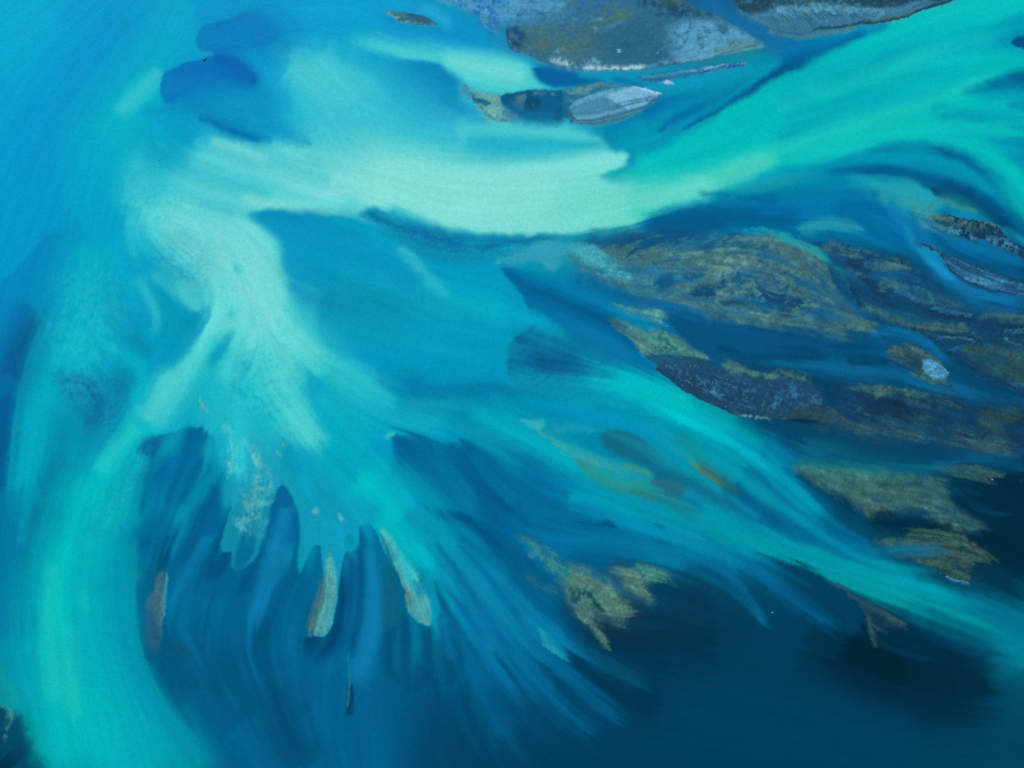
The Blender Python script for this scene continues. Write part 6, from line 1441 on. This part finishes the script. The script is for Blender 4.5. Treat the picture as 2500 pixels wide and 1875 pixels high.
ISLAND = np.zeros((NY, NX), np.float32)
for (s, m, sd, h, meta) in ISLES: ISLAND[s] = np.maximum(ISLAND[s], m)
zb = bedz - .6 * sstep(0, .3, ISLAND)
bed = grid_mesh('riverbed', PX, PY, ext(zb), 'sand', ext(np.concatenate([Bl, _one], -1)))
riverbed = link('riverbed', bed, M_BED); riverbed['kind'] = 'structure'

# ------------------------------------------------------------------ bars and banks, each a thing of its own
def tag(o, label, cat, group=None):
    o['label'] = label; o['category'] = cat
    if group: o['group'] = group
rel = .05 * norm(fbm(30, 1.2, 51)) + .012 * norm(LM) + .03 * NF
bars = []
for (s, m, sd, h, meta) in ISLES:
    name, label, cat, group = meta
    edge = np.clip(m, 0, 1)
    rise = sstep(-1, 22, sd) if sd is not None else edge
    z = bedz[s] * (1 - edge) + .03 * edge + (.6 * h + rel[s] * min(1, h / .4)) * rise * edge
    z = np.where(edge > .5, np.maximum(z, .02), z)
    keep = (np.maximum(np.maximum(m[1:, :-1], m[1:, 1:]), np.maximum(m[:-1, 1:], m[:-1, :-1])) > .01)
    if keep.sum() < 4: continue
    me = grid_mesh(name, GX[s], GY[s], z, 'sand', np.concatenate([Bl[s], _one[s]], -1), keep)
    # origin at the bar's middle
    co = np.empty(len(me.vertices) * 3, np.float32); me.vertices.foreach_get('co', co); co = co.reshape(-1, 3)
    c = np.array([co[:, 0].mean(), co[:, 1].mean(), 0], np.float32)
    me.vertices.foreach_set('co', (co - c).ravel()); me.update()
    o = link(name, me, M_BAR, loc=tuple(float(v) for v in c))
    tag(o, label, cat, group); bars.append((o, s, z, m, c))
for (k, nm, s2, m2) in CRUSTS:                    # thin dry crusts lying on the bars
    o, s, z, m, c = bars[k]
    full = np.zeros((NY, NX), np.float32); full[s2] = m2
    f = full[s] * (m > .8)
    keep = (np.minimum(np.minimum(f[1:, :-1], f[1:, 1:]), np.minimum(f[:-1, 1:], f[:-1, :-1])) > .45)
    if keep.sum() < 3: continue
    me = grid_mesh(nm, GX[s], GY[s], z + .012, 'sand', np.concatenate([Bl[s], _one[s]], -1), keep)
    co = np.empty(len(me.vertices) * 3, np.float32); me.vertices.foreach_get('co', co)
    me.vertices.foreach_set('co', (co.reshape(-1, 3) - c).ravel()); me.update()
    link(nm, me, M_BAR, parent=o)

# ------------------------------------------------------------------ stones
def stone_mesh(name, seed, flat):
    r = np.random.default_rng(seed)
    import bmesh
    bm = bmesh.new(); bmesh.ops.create_icosphere(bm, subdivisions=2, radius=1.0)
    ph = r.uniform(0, 6.28, 6); k = r.normal(0, 1.6, (6, 3))
    for v in bm.verts:
        f = 1 + .13 * sum(math.sin(float(k[i] @ np.array(v.co)) + ph[i]) for i in range(6)) / 1.6
        v.co = v.co * f; v.co.z *= flat; v.co.x *= 1.15
    for f in bm.faces: f.smooth = False
    me = bpy.data.meshes.new(name); bm.to_mesh(me); bm.free(); return me

def ground_z(px, py):
    i = int(round((px - X0) / STEP)); j = int(round((py - Y0) / STEP))
    z = zb[j, i]
    for (s, m, sd, h, meta) in ISLES:
        jj, ii = j - s[0].start, i - s[1].start
        if 0 <= jj < m.shape[0] and 0 <= ii < m.shape[1] and m[jj, ii] > .5: z = max(z, .6 * h + float(rel[j, i]) * min(1, h / .4), .02)
    return float(z)

M_PALE = plain_material('pale_stone', (.26, .31, .33)); M_DARKST = plain_material('dark_stone', (.02, .05, .075))
pale = [stone_mesh('stone', 100 + k, .7) for k in range(3)]; dark = [stone_mesh('stone', 200 + k, .6) for k in range(2)]
def stone(px, py, r, mesh, mat, label, group=None, rot=0.0, lift=.25):
    if not mesh.materials: mesh.materials.append(mat)
    x, y = to_world(px, py)
    o = bpy.data.objects.new('stone', mesh); scene.collection.objects.link(o)
    o.location = (x, y, ground_z(px, py) + r * lift); o.scale = (r, r, r); o.rotation_euler = (0, 0, rot)
    tag(o, label, 'stone', group); return o
_r = np.random.default_rng(5)
for k, (a, b) in enumerate(STONES):
    stone(1600 + a * .12658, 860 + b * .12658, float(_r.uniform(.13, .24)), pale[k % 3], M_PALE, 'small pale stone scattered on the dark gravel bar in the middle of the river', 'pale stones on the dark gravel bar', float(_r.uniform(0, 6)))
def over_water(px, py, r, mesh, mat, label, rot=0, group=None):
    x, y = to_world(px, py)
    if not mesh.materials: mesh.materials.append(mat)
    o = bpy.data.objects.new('stone', mesh); scene.collection.objects.link(o)
    zz = ground_z(px, py); o.location = (x, y, zz * .5 + .1); o.scale = (r, r * .8, (abs(zz) * .5 + .35) / .6); o.rotation_euler = (0, 0, rot)
    tag(o, label, 'stone', group)
over_water(389.6, 390, .42, pale[1], M_PALE, 'lone pale stone breaking the milky turquoise water at upper left', .9)
over_water(1885.4, 1496, .36, pale[2], M_PALE, 'lone pale stone in dark water between two thin blue streams')
over_water(2417.5, 1168.5, .75, dark[0], M_DARKST, 'dark stone on the tan shoal near the right edge', .6)
over_water(2421.8, 1171.3, .42, pale[0], M_PALE, 'pale stone added for the bright face of the dark stone on the right-hand tan shoal', .5)  # added stone stands in for the bright face of the dark boulder
for k, (px, py, r) in enumerate([(497.5, 147.5, .45), (500.5, 146.2, .5), (503.2, 142.9, .45)]):
    over_water(px, py, r, dark[k % 2], M_DARKST, 'dark stone at the sharp point where two deep blue pools meet', k * 1.3, 'dark stones at the point between the pools')
over_water(493.2, 145, .32, pale[2], M_PALE, 'pale stone left of the dark stones at the pools\' point', 2.)
over_water(493.5, 122.6, .35, pale[0], M_PALE, 'pale stone on the edge of the upper deep blue pool', 1.)
